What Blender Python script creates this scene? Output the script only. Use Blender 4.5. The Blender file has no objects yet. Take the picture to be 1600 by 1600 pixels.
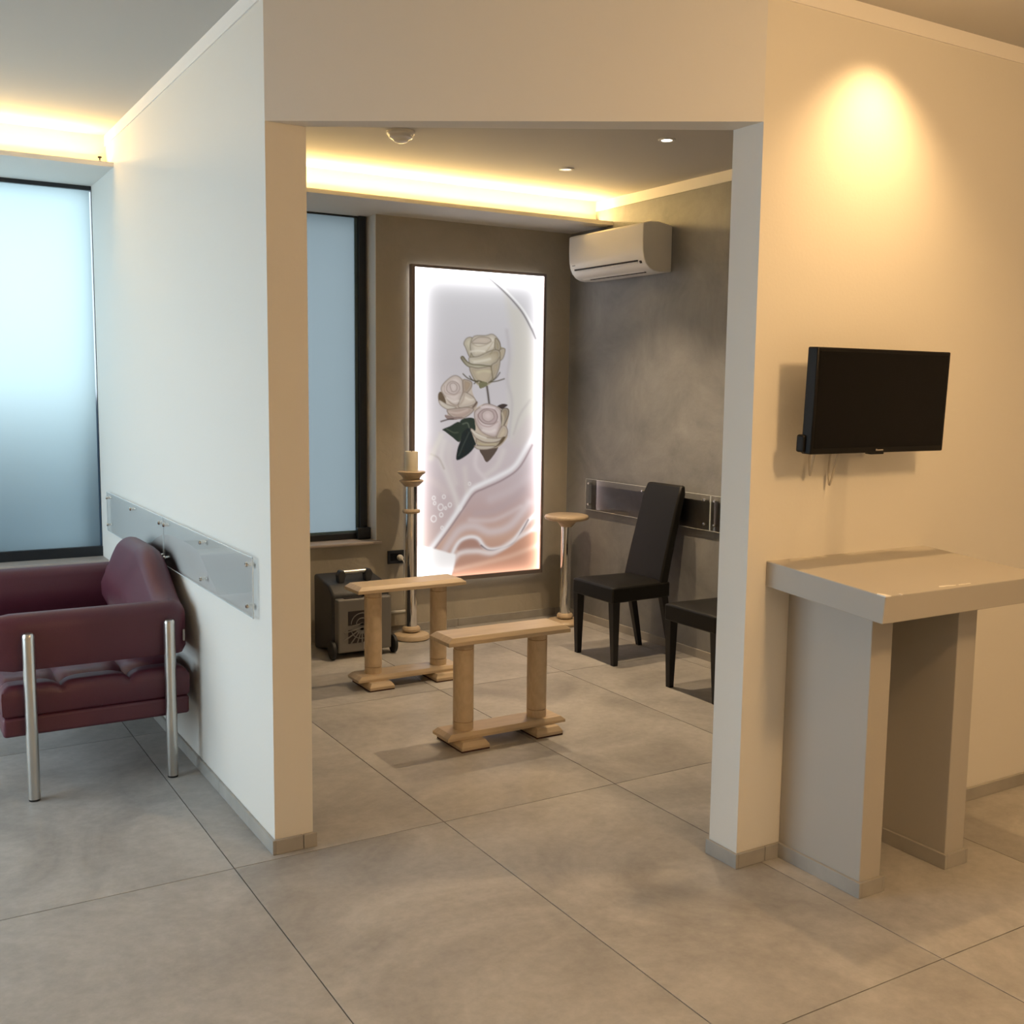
import bpy, bmesh, math, random
import numpy as np
from mathutils import Vector, Matrix

scene = bpy.context.scene
COL = scene.collection
random.seed(4)

# ------------------------------------------------------------------ camera
cam_data = bpy.data.cameras.new('camera')
cam_data.sensor_width = 36.0
cam_data.lens = 36.0 * 1675.29 / 1600.0
cam_data.clip_start = 0.05
cam = bpy.data.objects.new('camera', cam_data)
COL.objects.link(cam)
_r = Vector((0.856206, -0.516500, 0.011760))
_u = Vector((0.049394, 0.104497, 0.993298))
_f = Vector((0.514267, 0.849887, -0.114983))
cam.matrix_world = Matrix(((_r.x, _u.x, -_f.x, -0.942029), (_r.y, _u.y, -_f.y, -3.236484),
                           (_r.z, _u.z, -_f.z, 1.528872), (0, 0, 0, 1)))
scene.camera = cam

# ------------------------------------------------------------------ exposure, sky, lamps of the hall
scene.view_settings.view_transform = 'Standard'
scene.view_settings.look = 'None'
scene.view_settings.gamma = 1.0
scene.view_settings.use_curve_mapping = False
scene.view_settings.exposure = 0.60
scene.cycles.use_denoising = True
scene.cycles.max_bounces = 12
scene.cycles.diffuse_bounces = 6
scene.cycles.transparent_max_bounces = 12
scene.cycles.sample_clamp_indirect = 6.0
scene.cycles.caustics_reflective = False
scene.cycles.caustics_refractive = False

world = bpy.data.worlds.new('daylight_sky')
scene.world = world
world.use_nodes = True
world.node_tree.nodes['Background'].inputs['Color'].default_value = (0.72, 0.88, 1.0, 1)
world.node_tree.nodes['Background'].inputs['Strength'].default_value = 4.3

WARM = (1.0, 0.62, 0.28)
WARM2 = (1.0, 0.74, 0.47)


def spot(name, loc, energy, size=100, blend=0.6, color=WARM, radius=0.03, target=None, parent=None):
    d = bpy.data.lights.new(name, 'SPOT')
    d.energy = energy
    d.color = color
    d.spot_size = math.radians(size)
    d.spot_blend = blend
    d.shadow_soft_size = radius
    o = bpy.data.objects.new(name, d)
    COL.objects.link(o)
    o.location = loc
    if target is not None:
        o.rotation_euler = (Vector(target) - Vector(loc)).to_track_quat('-Z', 'Y').to_euler()
    if parent:
        o.parent = parent
    return o


def area(name, loc, sx, sy, energy, color, rot=(0, 0, 0)):
    d = bpy.data.lights.new(name, 'AREA')
    d.shape = 'RECTANGLE'
    d.size = sx
    d.size_y = sy
    d.energy = energy
    d.color = color
    o = bpy.data.objects.new(name, d)
    COL.objects.link(o)
    o.location = loc
    o.rotation_euler = rot
    return o


# downlight by the wall over the screen; the rest unseen lamps added as fill
spot('hall_unseen_lamp', (1.86, -1.0, 2.72), 36, 110, 1.0)
pl = bpy.data.lights.new('hall_added_point_lamp', 'POINT')  # unseen point lamp, added low to warm the beam and right wall
pl.energy = 44
pl.color = WARM
pl.shadow_soft_size = 0.12
plo = bpy.data.objects.new('hall_added_point_lamp', pl)
COL.objects.link(plo)
plo.location = (1.45, -2.65, 2.36)
spot('hall_unseen_lamp', (0.0, -4.2, 2.72), 62, 160, 0.8, WARM2, 0.12)
spot('hall_unseen_lamp', (2.3, -4.0, 2.72), 25, 160, 0.8, WARM, 0.12)
spot('hall_unseen_lamp', (-1.7, -3.9, 2.72), 50, 150, 0.8, WARM2, 0.06)
spot('hall_unseen_lamp', (3.6, -2.6, 2.72), 18, 150, 0.8, WARM, 0.06)
# sampling portal in the added clear window of the far left wall (daylight from the sky enters there)
portal = area('daylight_portal', (-3.19, 1.2, 1.4), 2.2, 3.0, 0.0, (1, 1, 1), (0, -math.pi / 2, 0))
portal.data.cycles.is_portal = True
# LED strips lying in the two ceiling coves
LED = (1.0, 0.66, 0.25)
for cx_, ln_, zl_ in ((-1.45, 3.1, 2.590), (1.694, 2.78, 2.574)):
    area('cove_led_lamp', (cx_, 2.34, zl_), ln_, 0.02, 6.0, LED, (math.pi, 0, 0))
    area('cove_led_lamp', (cx_, 2.44, zl_ + .012), ln_, 0.02, 13.0, LED, (-2.3, 0, 0))

# ------------------------------------------------------------------ mesh helpers


class MB:
    def __init__(self):
        self.v = []
        self.f = []

    def add(self, vs, fs):
        n = len(self.v)
        self.v += [tuple(p) for p in vs]
        self.f += [tuple(i + n for i in q) for q in fs]
        return self

    def box(self, x0, x1, y0, y1, z0, z1):
        vs = [(x0, y0, z0), (x1, y0, z0), (x1, y1, z0), (x0, y1, z0), (x0, y0, z1), (x1, y0, z1), (x1, y1, z1), (x0, y1, z1)]
        return self.add(vs, [(0, 3, 2, 1), (4, 5, 6, 7), (0, 1, 5, 4), (1, 2, 6, 5), (2, 3, 7, 6), (3, 0, 4, 7)])

    def hexa(self, bot, top):
        return self.add(list(bot) + list(top), [(0, 3, 2, 1), (4, 5, 6, 7), (0, 1, 5, 4), (1, 2, 6, 5), (2, 3, 7, 6), (3, 0, 4, 7)])

    def prism(self, poly, a0, a1, axis='z'):
        """poly: list of 2D points, extruded along axis from a0 to a1"""
        n = len(poly)

        def P(p, a):
            if axis == 'z':
                return (p[0], p[1], a)
            if axis == 'y':
                return (p[0], a, p[1])
            return (a, p[0], p[1])
        vs = [P(p, a0) for p in poly] + [P(p, a1) for p in poly]
        fs = [tuple(range(n - 1, -1, -1)), tuple(range(n, 2 * n))]
        fs += [(i, (i + 1) % n, n + (i + 1) % n, n + i) for i in range(n)]
        return self.add(vs, fs)

    def lathe(self, prof, cx=0, cy=0, seg=48, caps=True):
        n = len(prof)
        vs = []
        for r, z in prof:
            for k in range(seg):
                a = 2 * math.pi * k / seg
                vs.append((cx + r * math.cos(a), cy + r * math.sin(a), z))
        fs = []
        for i in range(n - 1):
            for k in range(seg):
                k2 = (k + 1) % seg
                fs.append((i * seg + k, i * seg + k2, (i + 1) * seg + k2, (i + 1) * seg + k))
        if caps:
            fs.append(tuple(range(seg - 1, -1, -1)))
            fs.append(tuple(range((n - 1) * seg, n * seg)))
        return self.add(vs, fs)

    def tube(self, pts, r, seg=12, caps=True):
        pts = [Vector(p) for p in pts]
        n = len(pts)
        rs = r if isinstance(r, (list, tuple)) else [r] * n
        vs = []
        prev = None
        for i, p in enumerate(pts):
            t = (pts[min(i + 1, n - 1)] - pts[max(i - 1, 0)]).normalized()
            if prev is None:
                a = Vector((0, 0, 1)) if abs(t.z) < 0.9 else Vector((1, 0, 0))
                prev = t.cross(a).normalized()
            x = (prev - t * prev.dot(t)).normalized()
            y = t.cross(x)
            prev = x
            for k in range(seg):
                an = 2 * math.pi * k / seg
                vs.append(p + (x * math.cos(an) + y * math.sin(an)) * rs[i])
        fs = []
        for i in range(n - 1):
            for k in range(seg):
                k2 = (k + 1) % seg
                fs.append((i * seg + k, i * seg + k2, (i + 1) * seg + k2, (i + 1) * seg + k))
        if caps:
            fs.append(tuple(range(seg - 1, -1, -1)))
            fs.append(tuple(range((n - 1) * seg, n * seg)))
        return self.add(vs, fs)

    def grid(self, rows, closed=False):
        h = len(rows)
        w = len(rows[0])
        vs = [p for r in rows for p in r]
        fs = []
        for i in range(h - 1):
            for j in range(w if closed else w - 1):
                j2 = (j + 1) % w
                fs.append((i * w + j, i * w + j2, (i + 1) * w + j2, (i + 1) * w + j))
        return self.add(vs, fs)

    def mesh(self, name):
        me = bpy.data.meshes.new(name)
        me.from_pydata([tuple(p) for p in self.v], [], self.f)
        bm = bmesh.new()
        bm.from_mesh(me)
        bmesh.ops.recalc_face_normals(bm, faces=bm.faces)
        bm.to_mesh(me)
        bm.free()
        return me

    def build(self, name, mat, parent=None, bevel=0, seg=2, smooth=False, angle=35, subsurf=0):
        me = self.mesh(name)
        me.materials.append(mat)
        o = bpy.data.objects.new(name, me)
        COL.objects.link(o)
        if parent is not None:
            o.parent = parent
        if bevel:
            m = o.modifiers.new('bevel', 'BEVEL')
            m.width = bevel
            m.segments = seg
            m.limit_method = 'ANGLE'
            m.angle_limit = math.radians(30)
            m.harden_normals = False
        if subsurf:
            m = o.modifiers.new('sub', 'SUBSURF')
            m.levels = subsurf
            m.render_levels = subsurf
        if smooth:
            for p in me.polygons:
                p.use_smooth = True
            try:
                me.set_sharp_from_angle(angle=math.radians(angle))
            except Exception:
                pass
        return o


def empty(name, loc=(0, 0, 0), rz=0.0):
    o = bpy.data.objects.new(name, None)
    o.empty_display_size = 0.1
    COL.objects.link(o)
    o.location = loc
    o.rotation_euler = (0, 0, rz)
    return o


def tag(o, label, cat, group=None):
    o['label'] = label
    o['category'] = cat
    if group:
        o['group'] = group
    return o


def structure(o, label=None, cat=None):
    o['kind'] = 'structure'
    if label:
        o['label'] = label
    if cat:
        o['category'] = cat
    return o


def part(o, label):
    o['label'] = label
    return o


def copy_tree(o, parent=None):
    c = o.copy()
    COL.objects.link(c)
    if parent is not None:
        c.parent = parent
    for ch in list(o.children):
        copy_tree(ch, c)
    return c


# ------------------------------------------------------------------ materials
def srgb(r, g, b):
    def c(x):
        x /= 255.0
        return x / 12.92 if x <= 0.04045 else ((x + 0.055) / 1.055) ** 2.4
    return (c(r), c(g), c(b), 1.0)


def new_mat(name):
    m = bpy.data.materials.new(name)
    m.use_nodes = True
    nt = m.node_tree
    return m, nt, nt.nodes['Principled BSDF']


def simple(name, col, rough=0.5, metal=0.0, spec=0.5, bump=0.0, bscale=200.0, var=0.0, vscale=4.0, coat=0.0, sss=0):
    m, nt, b = new_mat(name)
    b.inputs['Base Color'].default_value = col
    b.inputs['Roughness'].default_value = rough
    b.inputs['Metallic'].default_value = metal
    b.inputs['Specular IOR Level'].default_value = spec
    if coat:
        b.inputs['Coat Weight'].default_value = coat
        b.inputs['Coat Roughness'].default_value = 0.1
    tc = nt.nodes.new('ShaderNodeTexCoord')
    if var:
        n = nt.nodes.new('ShaderNodeTexNoise')
        n.inputs['Scale'].default_value = vscale
        n.inputs['Detail'].default_value = 5
        nt.links.new(tc.outputs['Object'], n.inputs['Vector'])
        mx = nt.nodes.new('ShaderNodeMixRGB')
        mx.blend_type = 'MULTIPLY'
        rp = nt.nodes.new('ShaderNodeValToRGB')
        rp.color_ramp.elements[0].position = 0.3
        rp.color_ramp.elements[0].color = (1 - var, 1 - var, 1 - var, 1)
        rp.color_ramp.elements[1].position = 0.7
        rp.color_ramp.elements[1].color = (1, 1, 1, 1)
        nt.links.new(n.outputs['Fac'], rp.inputs['Fac'])
        mx.inputs['Fac'].default_value = 1
        mx.inputs['Color1'].default_value = col
        nt.links.new(rp.outputs['Color'], mx.inputs['Color2'])
        nt.links.new(mx.outputs['Color'], b.inputs['Base Color'])
    if bump:
        n = nt.nodes.new('ShaderNodeTexNoise')
        n.inputs['Scale'].default_value = bscale
        n.inputs['Detail'].default_value = 3
        nt.links.new(tc.outputs['Object'], n.inputs['Vector'])
        bp = nt.nodes.new('ShaderNodeBump')
        bp.inputs['Strength'].default_value = bump
        bp.inputs['Distance'].default_value = 0.01
        nt.links.new(n.outputs['Fac'], bp.inputs['Height'])
        nt.links.new(bp.outputs['Normal'], b.inputs['Normal'])
    return m


def m_tile():
    m, nt, b = new_mat('concrete_tile')
    oi = nt.nodes.new('ShaderNodeObjectInfo')
    geo = nt.nodes.new('ShaderNodeNewGeometry')
    add = nt.nodes.new('ShaderNodeVectorMath')
    add.operation = 'MULTIPLY_ADD'
    comb = nt.nodes.new('ShaderNodeCombineXYZ')
    for k in ('X', 'Y', 'Z'):
        nt.links.new(oi.outputs['Random'], comb.inputs[k])
    sc = nt.nodes.new('ShaderNodeVectorMath')
    sc.operation = 'SCALE'
    sc.inputs['Scale'].default_value = 37.0
    nt.links.new(comb.outputs['Vector'], sc.inputs[0])
    ad = nt.nodes.new('ShaderNodeVectorMath')
    ad.operation = 'ADD'
    nt.links.new(geo.outputs['Position'], ad.inputs[0])
    nt.links.new(sc.outputs['Vector'], ad.inputs[1])
    n1 = nt.nodes.new('ShaderNodeTexNoise')
    n1.inputs['Scale'].default_value = 1.6
    n1.inputs['Detail'].default_value = 8
    n1.inputs['Roughness'].default_value = 0.62
    n1.inputs['Distortion'].default_value = 1.1
    nt.links.new(ad.outputs['Vector'], n1.inputs['Vector'])
    n2 = nt.nodes.new('ShaderNodeTexNoise')
    n2.inputs['Scale'].default_value = 26
    n2.inputs['Detail'].default_value = 6
    n2.inputs['Roughness'].default_value = 0.7
    nt.links.new(ad.outputs['Vector'], n2.inputs['Vector'])
    r1 = nt.nodes.new('ShaderNodeValToRGB')
    e = r1.color_ramp.elements
    e[0].position = 0.30
    e[0].color = (0.285, 0.272, 0.255, 1)
    e[1].position = 0.70
    e[1].color = (0.50, 0.48, 0.452, 1)
    nt.links.new(n1.outputs['Fac'], r1.inputs['Fac'])
    r2 = nt.nodes.new('ShaderNodeValToRGB')
    e = r2.color_ramp.elements
    e[0].position = 0.30
    e[0].color = (0.86, 0.86, 0.86, 1)
    e[1].position = 0.72
    e[1].color = (1.07, 1.07, 1.07, 1)
    nt.links.new(n2.outputs['Fac'], r2.inputs['Fac'])
    mx = nt.nodes.new('ShaderNodeMixRGB')
    mx.blend_type = 'MULTIPLY'
    mx.inputs['Fac'].default_value = 1
    nt.links.new(r1.outputs['Color'], mx.inputs['Color1'])
    nt.links.new(r2.outputs['Color'], mx.inputs['Color2'])
    nt.links.new(mx.outputs['Color'], b.inputs['Base Color'])
    rr = nt.nodes.new('ShaderNodeMapRange')
    rr.inputs['To Min'].default_value = 0.40
    rr.inputs['To Max'].default_value = 0.55
    nt.links.new(n1.outputs['Fac'], rr.inputs['Value'])
    nt.links.new(rr.outputs['Result'], b.inputs['Roughness'])
    b.inputs['Specular IOR Level'].default_value = 0.45
    return m


def m_plaster(name, c_lo, c_hi, rough, bump, scale=3.0, rscale=12.0):
    m, nt, b = new_mat(name)
    geo = nt.nodes.new('ShaderNodeNewGeometry')
    n1 = nt.nodes.new('ShaderNodeTexNoise')
    n1.inputs['Scale'].default_value = scale
    n1.inputs['Detail'].default_value = 9
    n1.inputs['Roughness'].default_value = 0.65
    n1.inputs['Distortion'].default_value = 0.5
    nt.links.new(geo.outputs['Position'], n1.inputs['Vector'])
    r1 = nt.nodes.new('ShaderNodeValToRGB')
    e = r1.color_ramp.elements
    e[0].position = 0.34
    e[0].color = c_lo
    e[1].position = 0.66
    e[1].color = c_hi
    nt.links.new(n1.outputs['Fac'], r1.inputs['Fac'])
    nt.links.new(r1.outputs['Color'], b.inputs['Base Color'])
    b.inputs['Roughness'].default_value = rough
    n2 = nt.nodes.new('ShaderNodeTexNoise')
    n2.inputs['Scale'].default_value = rscale
    n2.inputs['Detail'].default_value = 4
    n2.inputs['Distortion'].default_value = 1.5
    nt.links.new(geo.outputs['Position'], n2.inputs['Vector'])
    bp = nt.nodes.new('ShaderNodeBump')
    bp.inputs['Strength'].default_value = bump
    bp.inputs['Distance'].default_value = 0.01
    nt.links.new(n2.outputs['Fac'], bp.inputs['Height'])
    nt.links.new(bp.outputs['Normal'], b.inputs['Normal'])
    return m


def m_wood(name, c_lo, c_hi, rough=0.38):
    m, nt, b = new_mat(name)
    tc = nt.nodes.new('ShaderNodeTexCoord')
    mp = nt.nodes.new('ShaderNodeMapping')
    mp.inputs['Scale'].default_value = (3, 40, 12)
    nt.links.new(tc.outputs['Object'], mp.inputs['Vector'])
    n = nt.nodes.new('ShaderNodeTexNoise')
    n.inputs['Scale'].default_value = 2.0
    n.inputs['Detail'].default_value = 6
    n.inputs['Distortion'].default_value = 0.4
    nt.links.new(mp.outputs['Vector'], n.inputs['Vector'])
    r = nt.nodes.new('ShaderNodeValToRGB')
    r.color_ramp.elements[0].position = 0.3
    r.color_ramp.elements[0].color = c_lo
    r.color_ramp.elements[1].position = 0.7
    r.color_ramp.elements[1].color = c_hi
    nt.links.new(n.outputs['Fac'], r.inputs['Fac'])
    nt.links.new(r.outputs['Color'], b.inputs['Base Color'])
    b.inputs['Roughness'].default_value = rough
    return m


def m_frosted(name, col):
    m = bpy.data.materials.new(name)
    m.use_nodes = True
    nt = m.node_tree
    nt.nodes.clear()
    out = nt.nodes.new('ShaderNodeOutputMaterial')
    tr = nt.nodes.new('ShaderNodeBsdfTranslucent')
    tr.inputs['Color'].default_value = col
    gl = nt.nodes.new('ShaderNodeBsdfGlossy')
    gl.inputs['Roughness'].default_value = 0.12
    fr = nt.nodes.new('ShaderNodeFresnel')
    fr.inputs['IOR'].default_value = 1.45
    mx = nt.nodes.new('ShaderNodeMixShader')
    nt.links.new(fr.outputs['Fac'], mx.inputs['Fac'])
    nt.links.new(tr.outputs['BSDF'], mx.inputs[1])
    nt.links.new(gl.outputs['BSDF'], mx.inputs[2])
    nt.links.new(mx.outputs['Shader'], out.inputs['Surface'])
    return m


def m_acrylic():
    m = bpy.data.materials.new('clear_acrylic')
    m.use_nodes = True
    nt = m.node_tree
    nt.nodes.clear()
    out = nt.nodes.new('ShaderNodeOutputMaterial')
    tr = nt.nodes.new('ShaderNodeBsdfTransparent')
    tr.inputs['Color'].default_value = (0.985, 0.99, 0.99, 1)
    gl = nt.nodes.new('ShaderNodeBsdfGlossy')
    gl.inputs['Roughness'].default_value = 0.02
    fr = nt.nodes.new('ShaderNodeFresnel')
    fr.inputs['IOR'].default_value = 1.7
    mx = nt.nodes.new('ShaderNodeMixShader')
    nt.links.new(fr.outputs['Fac'], mx.inputs['Fac'])
    nt.links.new(tr.outputs['BSDF'], mx.inputs[1])
    nt.links.new(gl.outputs['BSDF'], mx.inputs[2])
    nt.links.new(mx.outputs['Shader'], out.inputs['Surface'])
    return m


def m_emit(name, col, strength):
    m = bpy.data.materials.new(name)
    m.use_nodes = True
    nt = m.node_tree
    nt.nodes.clear()
    out = nt.nodes.new('ShaderNodeOutputMaterial')
    e = nt.nodes.new('ShaderNodeEmission')
    e.inputs['Color'].default_value = col
    e.inputs['Strength'].default_value = strength
    nt.links.new(e.outputs['Emission'], out.inputs['Surface'])
    return m


PAINT = simple('wall_paint', (0.74, 0.71, 0.65, 1), 0.75, bump=0.04, bscale=90)
CEIL = simple('ceiling_paint', (0.56, 0.54, 0.505, 1), 0.85)
BAND = simple('white_band_paint', (0.86, 0.83, 0.79, 1), 0.7)
TILE = m_tile()
GROUT = simple('grout', (0.10, 0.09, 0.08, 1), 0.9)
SKIRT = simple('skirting_tile', (0.40, 0.38, 0.345, 1), 0.5, var=0.2, vscale=9)
GREYWALL = m_plaster('grey_plaster', (0.185, 0.188, 0.192, 1), (0.29, 0.292, 0.294, 1), 0.5, 0.10, 2.6, 30)
STUCCO = m_plaster('beige_stucco', (0.40, 0.365, 0.295, 1), (0.48, 0.44, 0.36, 1), 0.38, 0.35, 2.0, 9)
BLACKMETAL = simple('black_metal', (0.012, 0.014, 0.017, 1), 0.4)
SILLSTONE = simple('sill_stone', (0.45, 0.39, 0.35, 1), 0.5, var=0.15)
FROST1 = m_frosted('frosted_glass', (0.28, 0.32, 0.31, 1))
FROST2 = m_frosted('dark_frosted_glass', (0.090, 0.095, 0.093, 1))
ACRYLIC = m_acrylic()
ACRYLEDGE = simple('acrylic_edge', (0.80, 0.85, 0.86, 1), 0.25)
CHROME = simple('chrome', (0.82, 0.80, 0.77, 1), 0.08, metal=1)
BRUSHED = simple('brushed_steel', (0.66, 0.64, 0.60, 1), 0.28, metal=1)
LEATHER = simple('burgundy_leather', (0.098, 0.022, 0.037, 1), 0.42, bump=0.12, bscale=350, var=0.12, vscale=6)
DARKLEATHER = simple('dark_brown_leather', (0.008, 0.007, 0.0055, 1), 0.45, spec=0.3, bump=0.10, bscale=300)
DARKWOOD = simple('black_wood', (0.008, 0.0065, 0.006, 1), 0.45)
PALEWOOD = m_wood('pale_wood', (0.50, 0.385, 0.25, 1), (0.60, 0.475, 0.325, 1))
LINEWOOD = simple('wood_groove', (0.26, 0.15, 0.07, 1), 0.6)
WAX = simple('candle_wax', (0.80, 0.74, 0.60, 1), 0.5)
ACWHITE = simple('white_plastic', (0.83, 0.81, 0.77, 1), 0.35)
DARKSLOT = simple('dark_slot', (0.02, 0.012, 0.01, 1), 0.7)
DESKPAINT = simple('greige_paint', (0.43, 0.405, 0.365, 1), 0.55)
CHIP = simple('bare_chip', (0.85, 0.82, 0.76, 1), 0.4)
TVBLACK = simple('black_plastic', (0.007, 0.006, 0.005, 1), 0.4, spec=0.2)
SCREEN = simple('dark_screen', (0.006, 0.005, 0.004, 1), 0.22, spec=0.12)
CABLE = simple('beige_cable', (0.55, 0.50, 0.42, 1), 0.5)
GREYPLASTIC = simple('grey_plastic', (0.155, 0.148, 0.138, 1), 0.5)
DARKPLASTIC = simple('dark_plastic', (0.035, 0.036, 0.040, 1), 0.5)
RUBBER = simple('black_rubber', (0.012, 0.012, 0.012, 1), 0.6)
PAPER = simple('paper_label', (0.48, 0.44, 0.40, 1), 0.7)
BROWNFRAME = simple('bronze_frame', (0.30, 0.25, 0.235, 1), 0.3, metal=0.6)
OUTSHADE = simple('outside_shade_block', (0.13, 0.32, 0.58, 1), 0.9)  # blue of the added blocks that darken and tint the panes
OUTGROUND = simple('outside_paving', (0.45, 0.47, 0.48, 1), 0.9)

# ------------------------------------------------------------------ setting
XL0, XL1 = 0.147, 0.278        # partition between lounge and inner room
YE = 0.04                      # its end towards the hall
XJ = 1.398                     # jamb end of the right wall
YR0, YR1 = -0.79, -0.66        # right wall
XR = 3.11                      # grey wall of the inner room
YB = 2.75                      # back wall
YW = 2.90                      # window plane
H = 2.735                      # hall ceiling
HI = 2.705                     # inner room ceiling
ZO = 2.325                     # underside of the beam over the opening
HX0, HX1, HY0 = -3.2, 4.6, -5.4

# floor: mortar bed plus one object for each tile
fl = MB().box(HX0 - .1, HX1 + .1, HY0 - .1, 3.05, -0.10, -0.003).build('floor', GROUT)
structure(fl, 'large beige grey concrete look floor tiles with thin dark joints', 'floor')
TX, TY, GAP = 0.75, 1.49, 0.0018
tile_mesh = MB().box(GAP, TX - GAP, GAP, TY - GAP, -0.02, 0.0).mesh('tile')
tile_mesh.materials.append(TILE)
for i in range(-5, 7):
    for j in range(-4, 2):
        x0, y0 = i * TX, j * TY
        if x0 > HX1 or x0 + TX < HX0 or y0 > 2.9 or y0 + TY < HY0:
            continue
        o = bpy.data.objects.new('tile', tile_mesh)
        COL.objects.link(o)
        o.parent = fl
        o.location = (x0, y0, 0)


def wall(name, mat, *boxes):
    mb = MB()
    for b in boxes:
        mb.box(*b)
    return structure(mb.build(name, mat))


wall('wall_left', PAINT, (XL0, XL1, YE, YW + .1, 0, 2.9))
wall('wall_right', PAINT, (XJ, HX1 + .1, YR0, YR1, 0, 2.9))
hb = MB().prism([(XL0, YE), (XJ, YR0), (XJ, YR1), (XL1, YE)], ZO, 2.9)
structure(hb.build('wall_over_opening', PAINT))
wall('wall_inner_right', GREYWALL, (XR, XR + .15, YR1, YB + .2, 0, 2.9))
wall('wall_back', STUCCO, (1.715, XR, YB, YB + .25, 0, 2.62), (XL1, 1.715, YB, YB + .25, 0, 0.575), (XL1, 0.45, YB, YB + .25, 0.575, 2.62))
wall('wall_window_side', PAINT, (HX0, XL0, YB, YB + .25, 0, 0.575), (HX0, -2.3, YB, YB + .25, 0.575, 2.62))
wall('wall_far_left', PAINT, (HX0 - .15, HX0, HY0, -0.3, 0, 2.9), (HX0 - .15, HX0, 2.7, YW + .1, 0, 2.9), (HX0 - .15, HX0, -0.3, 2.7, 0, 0.3), (HX0 - .15, HX0, -0.3, 2.7, 2.5, 2.9))
wall('wall_behind', PAINT, (HX0 - .15, HX1 + .15, HY0 - .15, HY0, 0, 2.9))
wall('wall_far_right', PAINT, (HX1, HX1 + .15, HY0, YR1, 0, 2.9))
# ceilings (slabs) and the dropped soffits with their light coves
mb = MB()
mb.prism([(HX0 - .15, HY0 - .15), (HX1 + .15, HY0 - .15), (HX1 + .15, YR0 + .02), (XJ, YR0 + .02), (XL0 + .02, YE + .02), (XL0 + .02, 3.05), (HX0 - .15, 3.05)], H, H + .15)
structure(mb.build('ceiling', CEIL))
mb = MB()
mb.prism([(XL1 - .05, YE), (XJ, YR1 - .06), (XR + .05, YR1 - .06), (XR + .05, 3.05), (XL1 - .05, 3.05)], HI, H + .16)
structure(mb.build('ceiling_inner', CEIL))
# soffit: horizontal shelf with thin lip, vertical back of the cove
SOFP = simple('soffit_paint', (0.72, 0.70, 0.66, 1), 0.8)
wall('ceiling_soffit_left', SOFP, (HX0, XL0, 2.285, YW + .12, 2.556, 2.578), (HX0, XL0, 2.47, YW + .12, 2.578, H))
wall('ceiling_soffit_inner', SOFP, (XL1, XR, 2.285, YW + .12, 2.540, 2.562), (XL1, XR, 2.47, YW + .12, 2.562, HI))
# white bands under the ceiling
structure(MB().box(XL0 - .006, XL0, YE, 2.47, 2.683, H).build('trim_1', BAND), 'white painted band along top of the window side partition', 'trim')
structure(MB().box(XJ, HX1, YR0 - .006, YR0, 2.683, H).build('trim_2', BAND), 'white painted band above the wall screen', 'trim')
structure(MB().box(XR - .006, XR, YR1, 2.47, 2.645, HI).build('trim_3', BAND), 'white painted band on top of grey wall', 'trim')


def skirting(name, p0, p1, n, h=0.049, t=0.011, start=0.0, z0=0.0, step=0.75):
    """tiles of skirting along p0-p1, standing off along the unit normal n"""
    root = empty(name, (p0[0], p0[1], z0))
    root['kind'] = 'structure'
    p0, p1 = Vector(p0), Vector(p1)
    L = (p1 - p0).length
    d = (p1 - p0).normalized()
    n = Vector(n)
    cuts = [0.0]
    s = start if start > 0 else step
    while s < L - 0.02:
        cuts.append(s)
        s += step
    cuts.append(L)
    for a, b in zip(cuts[:-1], cuts[1:]):
        a2 = a + (0.001 if a > 0 else 0)
        b2 = b - (0.001 if b < L else 0)
        q = [d * a2, d * b2, d * b2 + n * t, d * a2 + n * t]
        MB().hexa([(v.x, v.y, 0) for v in q], [(v.x, v.y, h) for v in q]).build('skirting_tile', SKIRT, root, bevel=0.0015, seg=1)
    return root


skirting('baseboard_left', (XL0, YE - .011), (XL0, YB), (-1, 0), start=0.62)
skirting('baseboard_left_end', (XL0, YE), (XL1 + .011, YE), (0, -1), start=.095)
skirting('baseboard_jamb', (XJ, YR0 - .011), (XJ, YR1 + .006), (-1, 0))
skirting('baseboard_right', (XJ, YR0), (1.573, YR0), (0, -1), start=0.117)
skirting('baseboard_right_far', (1.70, YR0), (HX1, YR0), (0, -1), start=.6)
skirting('baseboard_back', (XL1, YB), (XR, YB), (0, -1), start=.5)
skirting('baseboard_inner_right', (XR, YR1), (XR, YB - .011), (-1, 0), start=.4)

# ------------------------------------------------------------------ windows
w1 = empty('window_1', (-1.08, YW, 0.6))
structure(w1, 'wide frosted window beside the burgundy sofa', 'window')


def loc(mb, root):
    L = root.location
    mb.v = [(p[0] - L.x, p[1] - L.y, p[2] - L.z) for p in mb.v]
    return mb


def quad_y(xa, xb, y, za, zb, name, mat, root):
    L = root.location
    me = bpy.data.meshes.new(name)
    me.from_pydata([(xa - L.x, y - L.y, za - L.z), (xb - L.x, y - L.y, za - L.z), (xb - L.x, y - L.y, zb - L.z), (xa - L.x, y - L.y, zb - L.z)], [], [(0, 1, 2, 3)])
    me.materials.append(mat)
    o = bpy.data.objects.new(name, me)
    COL.objects.link(o)
    o.parent = root
    return o


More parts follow.
